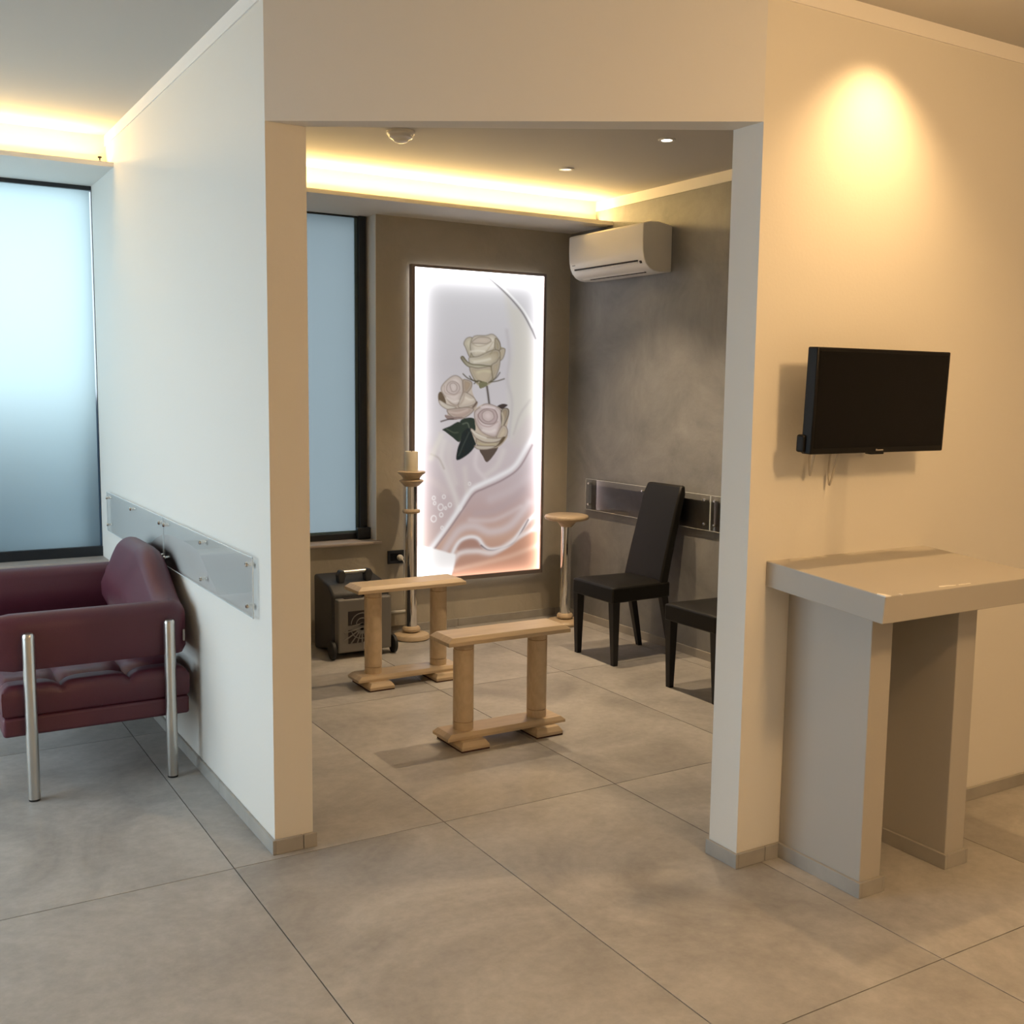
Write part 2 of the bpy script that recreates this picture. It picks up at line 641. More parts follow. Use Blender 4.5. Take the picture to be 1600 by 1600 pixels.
x0, x1 = -2.3, XL0
for nm, bx in (('bottom_rail', (x0, x1, YW - .03, YW + .03, .592, .645)), ('top_rail', (x0, x1, YW - .02, YW + .03, 2.535, 2.556)),
               ('frame_stile', (x1 - .003, x1, YW - .02, YW + .03, .645, 2.535)), ('frame_stile', (x0, x0 + .05, YW - .02, YW + .03, .645, 2.535))):
    loc(MB().box(*bx), w1).build(nm, BLACKMETAL, w1)
quad_y(x0 + .05, x1 - .008, YW, .645, 2.535, 'pane', FROST1, w1)
loc(MB().box(x0, x1, YB - .035, YW - .0, .575, .592), w1).build('sill', SILLSTONE, w1, bevel=.003)
w2 = empty('window_2', (1.08, YW, 0.6))
structure(w2, 'narrow dark framed frosted window left of the lit rose picture', 'window')
x0, x1 = 0.45, 1.715
for nm, bx in (('bottom_rail', (x0, x1, YW - .035, YW + .03, .592, .630)), ('top_rail', (x0, x1, YW - .01, YW + .03, 2.530, 2.540)),
               ('frame_stile', (x1 - .058, x1 - .012, YW - .035, YW + .03, .630, 2.540)), ('frame_stile', (x0, x0 + .05, YW - .035, YW + .03, .630, 2.54))):
    loc(MB().box(*bx), w2).build(nm, BLACKMETAL, w2, bevel=.003)
loc(MB().box(x1 - .012, x1, YW - .02, YW + .03, .592, 2.54), w2).build('seal', BRUSHED, w2)
quad_y(x0 + .05, x1 - .075, YW, .640, 2.532, 'pane', FROST2, w2)
loc(MB().box(x1 - .075, x1 - .058, YW - .006, YW + .01, .630, 2.54), w2).build('gasket', simple('blue_grey_seal', (.10, .16, .18, 1), .5), w2)
loc(MB().box(x0 + .05, x1 - .058, YW - .006, YW + .01, .630, .641), w2).build('gasket', bpy.data.materials['blue_grey_seal'], w2)
loc(MB().box(x1 - .003, x1 + .0005, YB + .001, YW - .02, .592, 2.54), w2).build('reveal_lining', BAND, w2)
loc(MB().box(x0 - .02, 1.735, YB - .04, YW, .573, .592), w2).build('sill', SILLSTONE, w2, bevel=.006)
loc(MB().box(1.625, 1.712, YW - .075, YW - .036, .592, .665), w2).build('corner_block', BLACKMETAL, w2, bevel=.008, seg=3)

w3 = empty('added_window_3', (HX0 - .07, 1.2, 0.3))  # unseen window, added to bring more daylight into the hall
structure(w3, 'unseen clear window added in the far left wall for daylight', 'window')
for bx in ((-.03, .03, -1.5, 1.5, 0, .05), (-.03, .03, -1.5, 1.5, 2.15, 2.2), (-.03, .03, -1.5, -1.45, .05, 2.15), (-.03, .03, 1.45, 1.5, .05, 2.15)):
    MB().box(*bx).build('frame_bar', BLACKMETAL, w3)
me = bpy.data.meshes.new('pane')
me.from_pydata([(0, -1.45, .05), (0, 1.45, .05), (0, 1.45, 2.15), (0, -1.45, 2.15)], [], [(0, 1, 2, 3)])
me.materials.append(ACRYLIC)
po = bpy.data.objects.new('pane', me)
COL.objects.link(po)
po.parent = w3
# outside: paving; unseen blocks (low wall, eave) added to shade the panes
structure(MB().box(-16, 8, -14, 14, -0.3, -0.12).build('outdoor_paving', OUTGROUND))
structure(MB().box(-3.2, 0.35, 3.38, 3.55, -0.12, 1.45).build('outdoor_shade_low', OUTSHADE))
structure(MB().box(-3.2, 8, 3.06, 3.22, 2.72, 2.85).build('outdoor_shade_top', OUTSHADE))

# ------------------------------------------------------------------ sofa
sofa = empty('sofa', (-0.227, 1.49, 0))
tag(sofa, 'burgundy leather two seat sofa with chrome tube legs by the frosted window', 'sofa')
SX, SY = -0.23, 1.49


def sofa_shell():
    pts = []
    ya, yb, xf, xb, rc = 0.995, 2.045, -0.575, 0.050, 0.004
    for k in range(13):
        pts.append((xf + (xb - rc - xf) * k / 12, ya, 0, -1))
    for k in range(1, 12):
        a = -math.pi / 2 + (math.pi / 2) * k / 12
        pts.append((xb - rc + rc * math.cos(a), ya + rc + rc * math.sin(a), math.cos(a), math.sin(a)))
    for k in range(25):
        pts.append((xb, ya + rc + (yb - ya - 2 * rc) * k / 24, 1, 0))
    for k in range(1, 12):
        a = (math.pi / 2) * k / 12
        pts.append((xb - rc + rc * math.cos(a), yb - rc + rc * math.sin(a), math.cos(a), math.sin(a)))
    for k in range(13):
        pts.append((xb - rc + (xf - xb + rc) * k / 12, yb, 0, 1))
    rows = []
    n = len(pts)
    for i, (x, y, nx, ny) in enumerate(pts):
        yy = min(y - ya, yb - y)
        t = max(0.0, min(1.0, (yy + 0.02) / 0.40))
        if x < xb - rc - 0.001:
            t = 0.0
        t = t * t * (3 - 2 * t)
        top = 0.688 + 0.165 * t
        bot = 0.478
        th = 0.058
        end = 1.0
        if i in (0, n - 1):
            end = 0.75
        prof = []
        hgt = top - bot
        m = 10
        # outer side up, rounded top, inner side down, rounded bottom
        rt = th
        prof.append((th * .80, bot + .004))
        prof.append((th, bot + .03))
        prof.append((th, bot + hgt * .5))
        for k in range(m + 1):
            a = math.pi * k / m
            prof.append((rt * math.cos(a), top - rt * 1.0 + rt * math.sin(a)))
        bulge = 0.018 + 0.035 * t
        prof.append((-th - bulge, bot + hgt * .55))
        prof.append((-th - bulge * .9, bot + hgt * .3))
        prof.append((-th, bot + .03))
        prof.append((-th * .80, bot + .004))
        cz = (top + bot) / 2
        rows.append([(x + nx * p * end - SX, y + ny * p * end - SY, cz + (q - cz) * (1 if end == 1 else .93)) for p, q in prof])
    mb = MB()
    mb.grid(rows, closed=True)
    w = len(rows[0])
    mb.f.append(tuple(range(w - 1, -1, -1)))
    mb.f.append(tuple(range((n - 1) * w, n * w)))
    return mb


shell = sofa_shell().build('backrest', LEATHER, sofa, smooth=True, angle=60)
# seat: base board, tufted cushion
sx0, sx1, sy0, sy1 = -0.565, 0.104, 0.935, 2.105
MB().box(sx0 - SX, sx1 - SX, sy0 - SY, sy1 - SY, 0.240, 0.312).build('seat_base', LEATHER, sofa, bevel=.012, seg=3, smooth=True)
NX, NY = 66, 110
rows = []
for j in range(NY + 1):
    y = sy0 + (sy1 - sy0) * j / NY
    row = []
    for i in range(NX + 1):
        x = sx0 + (sx1 - sx0) * i / NX
        fx = (x + 0.61) / 0.245
        fy = (y - 0.82) / 0.245
        dx = abs(fx - round(fx)) * 0.245
        dy = abs(fy - round(fy)) * 0.245
        edge = min(x - sx0, sx1 - x, y - sy0, sy1 - y)
        seam = min(dx, dy)
        z = 0.430 - 0.022 * math.exp(-(seam / 0.016)) - 0.030 * math.exp(-((dx * dx + dy * dy) / 0.0016))
        z -= 0.020 * (1 - min(1.0, edge / 0.03)) ** 2
        row.append((x - SX, y - SY, z))
    rows.append(row)
mb = MB()
mb.grid(rows)
ring = [(i, 0) for i in range(NX)] + [(NX, j) for j in range(NY)] + [(i, NY) for i in range(NX, 0, -1)] + [(0, j) for j in range(NY, 0, -1)]
base0 = len(mb.v)
W_ = NX + 1
for zz, ins in ((0.385, -.002), (0.325, 0.0), (0.314, 0.008)):
    for i, j in ring:
        x, y, _ = rows[j][i]
        cx_, cy_ = (sx0 + sx1) / 2 - SX, (sy0 + sy1) / 2 - SY
        mb.v.append((x - ins * (1 if x > cx_ else -1), y - ins * (1 if y > cy_ else -1), zz))
nr = len(ring)
for k in range(nr):
    k2 = (k + 1) % nr
    a, b = ring[k], ring[k2]
    mb.f.append((a[1] * W_ + a[0], b[1] * W_ + b[0], base0 + k2, base0 + k))
    for lev in range(2):
        mb.f.append((base0 + lev * nr + k, base0 + lev * nr + k2, base0 + (lev + 1) * nr + k2, base0 + (lev + 1) * nr + k))
mb.f.append(tuple(base0 + 2 * nr + k for k in range(nr)))
mb.build('seat_cushion', LEATHER, sofa, smooth=True, angle=50)
for (lx, ly) in ((-0.472, 0.915), (0.028, 0.915), (-0.472, 2.125), (0.028, 2.125)):
    prof = [(0.021, 0.008), (0.0215, 0.010), (0.0215, 0.612), (0.0205, 0.620), (0.016, 0.626), (0.0, 0.628)]
    lg = MB().lathe(prof, lx - SX, ly - SY, 32, caps=False).build('leg', BRUSHED, sofa, smooth=True)
    part(lg, 'brushed chrome tube leg')
    MB().lathe([(0.0, 0.0), (0.019, 0.0), (0.020, 0.008), (0.0, 0.0085)], lx - SX, ly - SY, 32, caps=False).build('foot_cap', RUBBER, lg, smooth=True)
MB().box(0.086 - SX, 0.094 - SX, 0.943 - SY, 0.951 - SY, 0.53, 0.575).build('care_tag', PAPER, sofa, bevel=.003)

# ------------------------------------------------------------------ acrylic wall guards


def stud(mb_list, pos, axis, root):
    """round standoff screw; axis: direction away from the wall"""
    mb = MB()
    prof = [(0.007, -0.018), (0.007, 0.003), (0.0085, 0.005), (0.0085, 0.009), (0.006, 0.013), (0.0, 0.014)]
    seg = 20
    for r, h in prof:
        for k in range(seg):
            a = 2 * math.pi * k / seg
            mb.v.append((pos[0] + axis * h, pos[1] + r * math.cos(a), pos[2] + r * math.sin(a)))
    for i in range(len(prof) - 1):
        for k in range(seg):
            k2 = (k + 1) % seg
            mb.f.append((i * seg + k, i * seg + k2, (i + 1) * seg + k2, (i + 1) * seg + k))
    return mb.build('standoff_screw', CHROME, root, smooth=True)


def acrylic(name, xw, axis, ya, yb, za, zb, label, edge=False):
    """clear sheet standing off a wall at x = xw; axis -1 means towards -x"""
    xs = xw + axis * 0.018
    root = empty(name, (xs, (ya + yb) / 2, za))
    tag(root, label, 'wall panel', 'clear acrylic wall guards')
    L = (yb - ya) / 2
    hz = zb - za
    me = bpy.data.meshes.new('sheet')
    me.from_pydata([(0, -L, 0), (0, -L, hz), (0, L, hz), (0, L, 0)], [], [(0, 1, 2, 3)])
    me.materials.append(ACRYLIC)
    so = bpy.data.objects.new('sheet', me)
    COL.objects.link(so)
    so.parent = root
    t = 0.002
    for bx in ((-t, t, -L, L, hz - .001, hz + .0005), (-t, t, -L, L, -.0005, .001), (-t, t, -L, -L + .0015, 0, hz), (-t, t, L - .0015, L, 0, hz)):
        MB().box(*bx).build('sheet_edge', ACRYLEDGE, root)
    for yy in (-L + .04, 0, L - .04):
        for zz in (.035, hz - .028):
            stud(None, (0, yy, zz), axis, root)
    return root


acrylic('acrylic_panel', XL0, -1, 1.398, 2.62, .763, .966, 'clear acrylic guard panel behind the sofa back, nearer the frosted window')
acrylic('acrylic_panel', XL0, -1, 0.172, 1.394, .763, .966, 'clear acrylic guard panel on white partition, nearest the opening')
acrylic('acrylic_panel', XR, -1, 1.29, 2.50, .745, .945, 'clear acrylic guard strip on grey wall behind the first dark chair')
acrylic('acrylic_panel', XR, -1, 0.06, 1.286, .745, .945, 'clear acrylic guard strip on grey wall beside the white door jamb')

# ------------------------------------------------------------------ writing desk on the right wall
desk = empty('wall_desk', (1.85, -1.0, 0))
tag(desk, 'greige standing desk with sloped top and two panel legs under the screen', 'desk')
DX, DY = 1.85, -1.0


def dl(mb):
    return loc(mb, desk)


zb_, zf_ = 0.996, 0.962
yb_, yf_ = YR0, -1.256
xl_, xr_ = 1.479, 2.232
th_ = 0.081
top = dl(MB().prism([(yb_, zb_), (yf_, zf_), (yf_ + .006, zf_ - th_), (yb_, zb_ - th_)], xl_, xr_, 'x')).build('desk_top', DESKPAINT, desk, bevel=.003)
for xa in (1.584, 1.985):
    lg = dl(MB().box(xa, xa + .092, -1.128, YR0, 0, .895)).build('panel_leg', DESKPAINT, desk, bevel=.003)
    for nm, bx in (('skirting_tile', (xa - .011, xa, -1.139, YR0, 0, .049)), ('skirting_tile', (xa + .092, xa + .103, -1.139, YR0, 0, .049)),
                   ('skirting_tile', (xa, xa + .092, -1.139, -1.128, 0, .049))):
        dl(MB().box(*bx)).build(nm, SKIRT, lg, bevel=.0012, seg=1)


def on_top(x, y):
    return zb_ + (y - yb_) / (yf_ - yb_) * (zf_ - zb_)


def chip(pts, h=.0012):
    n = len(pts)
    mb = MB()
    vs = [(x, y, on_top(x, y) - .002) for x, y in pts] + [(x, y, on_top(x, y) + h) for x, y in pts]
    fs = [tuple(range(n, 2 * n))] + [(i, (i + 1) % n, n + (i + 1) % n, n + i) for i in range(n)]
    mb.add(vs, fs)
    o = dl(mb).build('paint_chip', CHIP, desk)
    part(o, 'white chip in the paint')


chip([(1.478, -1.2575), (1.500, -1.2575), (1.497, -1.240), (1.486, -1.222), (1.478, -1.226)], .0016)
chip([(1.541, -1.2572), (1.549, -1.2572), (1.547, -1.249), (1.542, -1.248)])
chip([(1.735, -1.236), (1.749, -1.239), (1.765, -1.237), (1.80, -1.2405), (1.81, -1.2375), (1.77, -1.231), (1.742, -1.2285)])
chip([(1.82, -1.2395), (1.875, -1.240), (1.875, -1.2375), (1.82, -1.2365)])

# ------------------------------------------------------------------ television on the wall
tv = empty('television', (1.805, YR0 - .11, 1.34))
tag(tv, 'black flat television mounted on the warm lit wall above the desk', 'television')
TILT = math.radians(2.2)
tw, thh = 0.612, 0.322


def tilt(mb):
    c, s = math.cos(TILT), math.sin(TILT)
    out = []
    for x, y, z in mb.v:
        zz = z - .16
        out.append((x, y * c - zz * s - .02, .16 + y * s + zz * c))
    mb.v = out
    return mb


tilt(MB().box(-tw / 2, tw / 2, -.022, .018, 0, thh)).build('casing', TVBLACK, tv, bevel=.004, seg=2, smooth=True)
scr = tilt(MB().box(-tw / 2 + .012, tw / 2 - .012, -.0228, -.020, .018, thh - .012)).build('screen', SCREEN, tv)
tilt(MB().box(-.20, .20, .018, .045, .04, .24)).build('rear_housing', TVBLACK, tv, bevel=.01)
tilt(MB().box(-tw / 2 - .011, -tw / 2 + .02, .0, .03, .004, .058)).build('side_connector', TVBLACK, tv, bevel=.006)
tilt(MB().box(-.03, .03, -.015, .01, -.006, .001)).build('sensor_bump', TVBLACK, tv, bevel=.002)
xx = -.018
for wdt in (.005, .003, .002, .004, .004, .004, .004):
    tilt(MB().box(xx, xx + wdt, -.0235, -.0222, .0065, .0105 + (.0015 if xx < -.012 else 0))).build('logo_letter', simple('logo_grey', (.42, .38, .34, 1), .5) if 'logo_grey' not in bpy.data.materials else bpy.data.materials['logo_grey'], tv)
    xx += wdt + .0012
MB().box(-.10, .10, .095, .11, .07, .25).build('wall_plate', TVBLACK, tv)
MB().box(-.03, .03, .02, .10, .12, .20).build('mount_arm', TVBLACK, tv)


def cable(pts):
    from mathutils.geometry import interpolate_bezier
    P = [Vector(p) for p in pts]
    out = []
    n = len(P)
    for i in range(n - 1):
        m0 = (P[min(i + 1, n - 1)] - P[max(i - 1, 0)]) / 2
        m1 = (P[min(i + 2, n - 1)] - P[i]) / 2
        out += interpolate_bezier(P[i], P[i] + m0 / 3, P[i + 1] - m1 / 3, P[i + 1], 8)[:-1]
    out.append(P[-1])
    return out


for pts in ([(-.185, .04, .05), (-.19, .06, -.02), (-.18, .08, -.075), (-.165, .10, -.02), (-.165, .09, .05)],
            [(-.09, .04, .05), (-.09, .06, -.04), (-.085, .085, -.11), (-.075, .10, -.05), (-.07, .09, .05)]):
    MB().tube(cable(pts), .0035, 10).build('cable', CABLE, tv, smooth=True)

# ------------------------------------------------------------------ lit rose picture


def paint_picture(W, Hh):
    """rows from the bottom up, values in linear light; a print of three pale roses over silk"""
    uu, vv = np.meshgrid(np.linspace(0, 1, W), np.linspace(0, 1, Hh))   # vv: 0 top, 1 bottom
    # drawing frame: 620 x 1460 units
    X = uu * 615.0
    Y = vv * 1470.0
    img = np.zeros((Hh, W, 3))

    def lin(c):
        return np.array(srgb(*c)[:3])

    def ss(a, b, t):
        t = np.clip((t - a) / (b - a), 0, 1)
        return t * t * (3 - 2 * t)
    stops = [(0.0, (222, 221, 224)), (0.30, (207, 202, 205)), (0.52, (214, 207, 209)), (0.66, (205, 190, 192)), (0.78, (196, 170, 166)), (0.88, (206, 168, 148)), (1.0, (178, 128, 108))]
    for c in range(3):
        img[:, :, c] = np.interp(vv, [s[0] for s in stops], [lin(s[1])[c] for s in stops])

    def mix(mask, col):
        img[:] = img * (1 - mask[..., None]) + lin(col) * mask[..., None]

    def window(pts, m):
        x0_, x1_ = pts[:, 0].min() - m, pts[:, 0].max() + m
        y0_, y1_ = pts[:, 1].min() - m, pts[:, 1].max() + m
        c0, c1_ = int(max(0, np.floor(x0_ / 615 * (W - 1)))), int(min(W, np.ceil(x1_ / 615 * (W - 1)) + 1))
        r0, r1_ = int(max(0, np.floor(y0_ / 1470 * (Hh - 1)))), int(min(Hh, np.ceil(y1_ / 1470 * (Hh - 1)) + 1))
        return slice(r0, max(r1_, r0 + 1)), slice(c0, max(c1_, c0 + 1))

    def spline(pts, closed, k):
        n = len(pts)
        out_ = []
        for i in range(n if closed else n - 1):
            if closed:
                p0, p1, p2, p3 = pts[i - 1], pts[i], pts[(i + 1) % n], pts[(i + 2) % n]
            else:
                p0, p1, p2, p3 = pts[max(i - 1, 0)], pts[i], pts[i + 1], pts[min(i + 2, n - 1)]
            for q in range(k):
                t = q / k
                out_.append(.5 * ((2 * p1) + (-p0 + p2) * t + (2 * p0 - 5 * p1 + 4 * p2 - p3) * t * t + (-p0 + 3 * p1 - 3 * p2 + p3) * t ** 3))
        if not closed:
            out_.append(pts[-1])
        return np.array(out_)

    def blend(win, mask, col):
        img[win] = img[win] * (1 - mask[..., None]) + col * mask[..., None]

    def poly(pts, col, alpha=1.0, soft=2.5, shade=None, edge=None, ew=4.0):
        pts = spline(np.array(pts, float), True, 4)
        win = window(pts, soft * 2 + 2)
        X_, Y_ = X[win], Y[win]
        inside = np.zeros(X_.shape, bool)
        dist = np.full(X_.shape, 1e9)
        n = len(pts)
        for i in range(n):
            x1_, y1_ = pts[i]
            x2_, y2_ = pts[(i + 1) % n]
            cond = ((y1_ > Y_) != (y2_ > Y_))
            xi = (x2_ - x1_) * (Y_ - y1_) / ((y2_ - y1_) + 1e-9) + x1_
            inside ^= cond & (X_ < xi)
            ex, ey = x2_ - x1_, y2_ - y1_
            t = np.clip(((X_ - x1_) * ex + (Y_ - y1_) * ey) / (ex * ex + ey * ey + 1e-9), 0, 1)
            dist = np.minimum(dist, np.hypot(X_ - x1_ - t * ex, Y_ - y1_ - t * ey))
        sd = np.where(inside, dist, -dist)
        mask = np.clip(sd / soft + .5, 0, 1) * alpha
        c0 = lin(col)
        if shade is not None:
            c1, ax, ay, bx_, by_ = shade
            t = np.clip(((X_ - ax) * (bx_ - ax) + (Y_ - ay) * (by_ - ay)) / ((bx_ - ax) ** 2 + (by_ - ay) ** 2), 0, 1)
            cc = c0 * (1 - t[..., None]) + lin(c1) * t[..., None]
        else:
            cc = np.broadcast_to(c0, X_.shape + (3,))
        blend(win, mask, cc)
        if edge is not None:
            ins = np.clip(sd / soft + .5, 0, 1)
            blend(win, np.exp(-(dist / 14.0) ** 2) * ins * .55, lin(edge) * .82)
            blend(win, np.exp(-((dist - 6) / 3.0) ** 2) * ins * .20, lin((236, 230, 220)))
            blend(win, np.exp(-(dist / 2.6) ** 2) * .55, lin(edge) * .55)

    def stroke(pts, col, w, alpha=1.0):
        fine = spline(np.array(pts, float), False, 10)
        win = window(fine, w * 2.6)
        X_, Y_ = X[win], Y[win]
        d = np.full(X_.shape, 1e9)
        for a, b in zip(fine[:-1], fine[1:]):
            e = b - a
            t = np.clip(((X_ - a[0]) * e[0] + (Y_ - a[1]) * e[1]) / (e @ e + 1e-9), 0, 1)
            d = np.minimum(d, np.hypot(X_ - a[0] - t * e[0], Y_ - a[1] - t * e[1]))
        blend(win, np.exp(-(d / w) ** 2) * alpha, lin(col))

    # coordinates below: rose close-up frame -> drawing frame
    def K(pts, s=1.0):
        r = []
        for x, y in pts:
            px, py = 660 + x / 6.956, 500 + y / 6.956
            cx_, cy_ = (px - 600) * 3.077, (py - 400) * 3.077
            u_ = (cx_ - 138) / 612.0
            r.append((u_ * 615, (cy_ - 65 - 47 * u_) / (1480 - 87 * u_) * 1470))
        return r

    def G(pts):
        r = []
        for cx_, cy_ in pts:
            u_ = (cx_ - 138) / 612.0
            r.append((u_ * 615, (cy_ - 65 - 47 * u_) / (1480 - 87 * u_) * 1470))
        return r
    # veils on the right, arc at the top
    poly(G([(560, 180), (600, 245), (640, 260), (700, 420), (720, 820), (600, 900), (585, 600), (600, 420)]), (216, 211, 200), .75, 40)
    stroke(G([(570, 360), (585, 480), (575, 590), (600, 700), (585, 860)]), (196, 190, 190), 9, .6)
    stroke(G([(690, 690), (640, 760), (610, 850)]), (190, 182, 180), 7, .5)
    stroke(G([(380, 60), (470, 110), (560, 185), (640, 270), (690, 350), (715, 400)]), (128, 124, 126), 5, .9)
    stroke(G([(385, 52), (475, 102), (566, 177), (648, 262), (700, 345)]), (250, 250, 250), 5, .8)
    # silk below
    poly(G([(240, 900), (330, 1000), (430, 930), (570, 900), (690, 760), (720, 900), (560, 1060), (420, 1110), (330, 1230), (220, 1390), (150, 1390), (150, 960)]), (209, 196, 197), .55, 30)
    stroke(G([(275, 880), (262, 960), (290, 1040), (330, 1150), (345, 1210)]), (232, 224, 218), 16, .6)
    stroke(G([(430, 930), (425, 1000), (470, 1060)]), (228, 216, 216), 12, .6)
    stroke(G([(215, 940), (250, 960), (275, 1010)]), (170, 158, 146), 5, .5)
    stroke(G([(215, 1395), (290, 1290), (350, 1200), (400, 1120), (450, 1090), (540, 1050), (620, 1000), (690, 890), (720, 850)]), (246, 242, 243), 13, .95)
    stroke(G([(230, 1400), (305, 1296), (366, 1206), (416, 1135), (470, 1108), (560, 1068), (640, 1012), (705, 905)]), (150, 128, 130), 5, .75)
    stroke(G([(270, 1420), (345, 1310), (420, 1290), (500, 1320), (600, 1290), (690, 1180)]), (222, 208, 208), 22, .7)
    poly(G([(335, 1400), (352, 1365), (400, 1345), (440, 1352), (470, 1392), (440, 1412), (380, 1420)]), (176, 136, 122), .9, 8)
    stroke(G([(300, 1470), (325, 1400), (355, 1358), (400, 1342), (440, 1352), (475, 1395), (520, 1405), (600, 1380), (690, 1270), (730, 1240)]), (244, 238, 238), 10, .9)
    stroke(G([(455, 1385), (490, 1408), (540, 1405), (620, 1370), (690, 1265)]), (120, 104, 106), 4.5, .85)
    stroke(G([(300, 1500), (345, 1425), (430, 1412), (520, 1420), (640, 1350), (740, 1300)]), (240, 228, 224), 14, .8)
    poly(G([(300, 1535), (420, 1490), (560, 1420), (740, 1320), (740, 1500)]), (202, 150, 124), .8, 14)
    stroke(G([(330, 1500), (470, 1470), (600, 1440), (740, 1390)]), (226, 184, 160), 14, .7)
    poly(G([(130, 1385), (300, 1418), (330, 1440), (290, 1550), (130, 1560)]), (255, 250, 248), 1.0, 10)  # overexposed corner of the backlight, painted white into the print
    for bx_, by_, br in ((260, 1195, 12), (228, 1250, 12), (263, 1232, 8), (267, 1295, 6), (303, 1185, 8), (228, 1150, 7), (275, 1145, 7), (350, 1200, 9), (283, 1200, 5), (232, 1175, 6), (396, 1085, 6)):
        p = G([(bx_, by_)])[0]
        d = np.abs(np.hypot(X - p[0], (Y - p[1]) * .8) - br)
        mix(np.exp(-(d / 2.4) ** 2) * .8, (246, 240, 238))
    # stem and leaves
    stroke(K([(655, 690), (672, 800), (690, 930)]), (84, 74, 66), 5.5, 1)
    dk = (50, 60, 52)
    poly(K([(185, 1165), (265, 1130), (360, 1085), (380, 1180), (400, 1220), (365, 1305), (290, 1250), (215, 1190)]), dk, 1, 3, ((98, 108, 86), 200, 800, 330, 840))
    poly(K([(370, 1080), (440, 1045), (530, 1060), (540, 1180), (440, 1210), (360, 1190)]), (52, 62, 54), 1, 3)
    poly(K([(340, 1500), (345, 1380), (380, 1280), (400, 1200), (480, 1150), (560, 1240), (545, 1330), (470, 1430)]), (40, 47, 47), 1, 3)
    stroke(K([(360, 1450), (410, 1330), (470, 1200)]), (78, 86, 78), 3, .6)
    poly(K([(775, 925), (830, 900), (890, 912), (850, 945), (810, 955)]), (72, 62, 60), 1, 3)
    poly(K([(585, 1385), (690, 1375), (790, 1370), (675, 1525), (620, 1460)]), (96, 82, 74), 1, 3)
    # rose 1 (top)
    e1 = (148, 134, 114)
    poly(K([(375, 410), (400, 390), (470, 480), (480, 560), (560, 700), (690, 690), (780, 560), (800, 440), (850, 320), (790, 280), (720, 200), (480, 240), (460, 330), (480, 450)]), (184, 176, 152), 1, 3)
    poly(K([(405, 250), (440, 195), (500, 200), (490, 330), (470, 400), (425, 300)]), (214, 206, 184), 1, 2, ((186, 176, 150), 190, 380, 230, 450), e1)
    poly(K([(480, 240), (520, 175), (640, 170), (720, 158), (790, 230), (800, 310), (740, 330), (640, 380), (520, 400), (480, 330)]), (222, 212, 196), 1, 2, ((196, 186, 162), 330, 320, 300, 480), e1)
    poly(K([(490, 245), (560, 190), (670, 195), (700, 230), (650, 258), (570, 255)]), (216, 202, 186), 1, 2, None, (172, 156, 138))
    poly(K([(745, 200), (790, 240), (805, 310), (770, 340), (740, 300)]), (176, 164, 138), 1, 2, None, e1)
    poly(K([(800, 320), (855, 315), (840, 400), (800, 440), (760, 400)]), (200, 186, 162), 1, 2, None, e1)
    poly(K([(470, 400), (560, 390), (660, 345), (750, 320), (800, 350), (790, 430), (700, 490), (590, 480), (480, 470), (460, 430)]), (224, 216, 196), 1, 2, ((178, 164, 138), 330, 480, 390, 380), e1)
    poly(K([(375, 410), (400, 388), (440, 440), (500, 475), (600, 485), (700, 500), (640, 525), (520, 515), (440, 490)]), (212, 204, 176), 1, 2, ((120, 110, 84), 260, 470, 215, 425), (112, 104, 74))
    poly(K([(468, 505), (560, 515), (700, 500), (725, 560), (720, 620), (660, 690), (580, 690), (510, 620)]), (194, 180, 156), 1, 2, ((148, 132, 108), 300, 540, 330, 600), e1)
    poly(K([(705, 495), (760, 450), (800, 400), (795, 500), (760, 600), (725, 640)]), (188, 174, 150), 1, 2, None, e1)
    poly(K([(580, 660), (660, 670), (650, 710), (580, 730)]), (128, 124, 96), 1, 2)
    for st in ([(400, 575), (450, 620), (530, 655)], [(470, 600), (500, 640), (560, 660)], [(800, 565), (760, 620), (700, 660)], [(850, 632), (770, 655), (680, 668)], [(520, 680), (560, 650), (600, 660)]):
        stroke(K(st), (92, 84, 66), 3.2, .95)
    # rose 2 (left)
    e2 = (164, 146, 130)
    poly(K([(140, 790), (165, 760), (180, 690), (240, 630), (320, 590), (400, 630), (490, 660), (500, 760), (530, 840), (560, 900), (500, 990), (400, 1050), (300, 1060), (230, 1040), (240, 960), (150, 880)]), (206, 192, 178), 1, 3, ((184, 164, 146), 150, 620, 240, 760))
    poly(K([(140, 790), (170, 762), (210, 830), (220, 900), (150, 870)]), (108, 92, 74), 1, 3)
    poly(K([(150, 850), (240, 900), (330, 930), (260, 960), (170, 910)]), (226, 216, 200), 1, 2, None, e2)
    poly(K([(170, 720), (240, 630), (320, 590), (390, 640), (400, 760), (350, 900), (280, 890), (200, 800)]), (222, 208, 200), 1, 2, ((204, 188, 176), 190, 560, 240, 700), e2)
    poly(K([(240, 680), (290, 650), (350, 680), (365, 740), (320, 790), (260, 780), (225, 740)]), (216, 200, 194), 1, 2, None, (186, 166, 156))
    poly(K([(262, 690), (300, 670), (335, 700), (330, 750), (285, 760)]), (226, 212, 206), 1, 2, None, (190, 170, 160))
    poly(K([(400, 640), (490, 658), (490, 720), (440, 780), (410, 780)]), (178, 158, 136), 1, 2, None, e2)
    poly(K([(400, 780), (450, 780), (520, 830), (540, 890), (440, 930), (350, 925)]), (214, 200, 184), 1, 2, None, e2)
    poly(K([(235, 955), (350, 940), (450, 930), (520, 960), (430, 1040), (330, 1050), (260, 1010)]), (190, 168, 156), 1, 2, ((154, 132, 120), 200, 780, 260, 830), e2)
    poly(K([(210, 1010), (300, 1030), (400, 1035), (330, 1062), (240, 1058)]), (150, 130, 124), 1, 2)
    stroke(K([(170, 1080), (240, 1060), (300, 1055)]), (80, 66, 60), 3.5, 1)
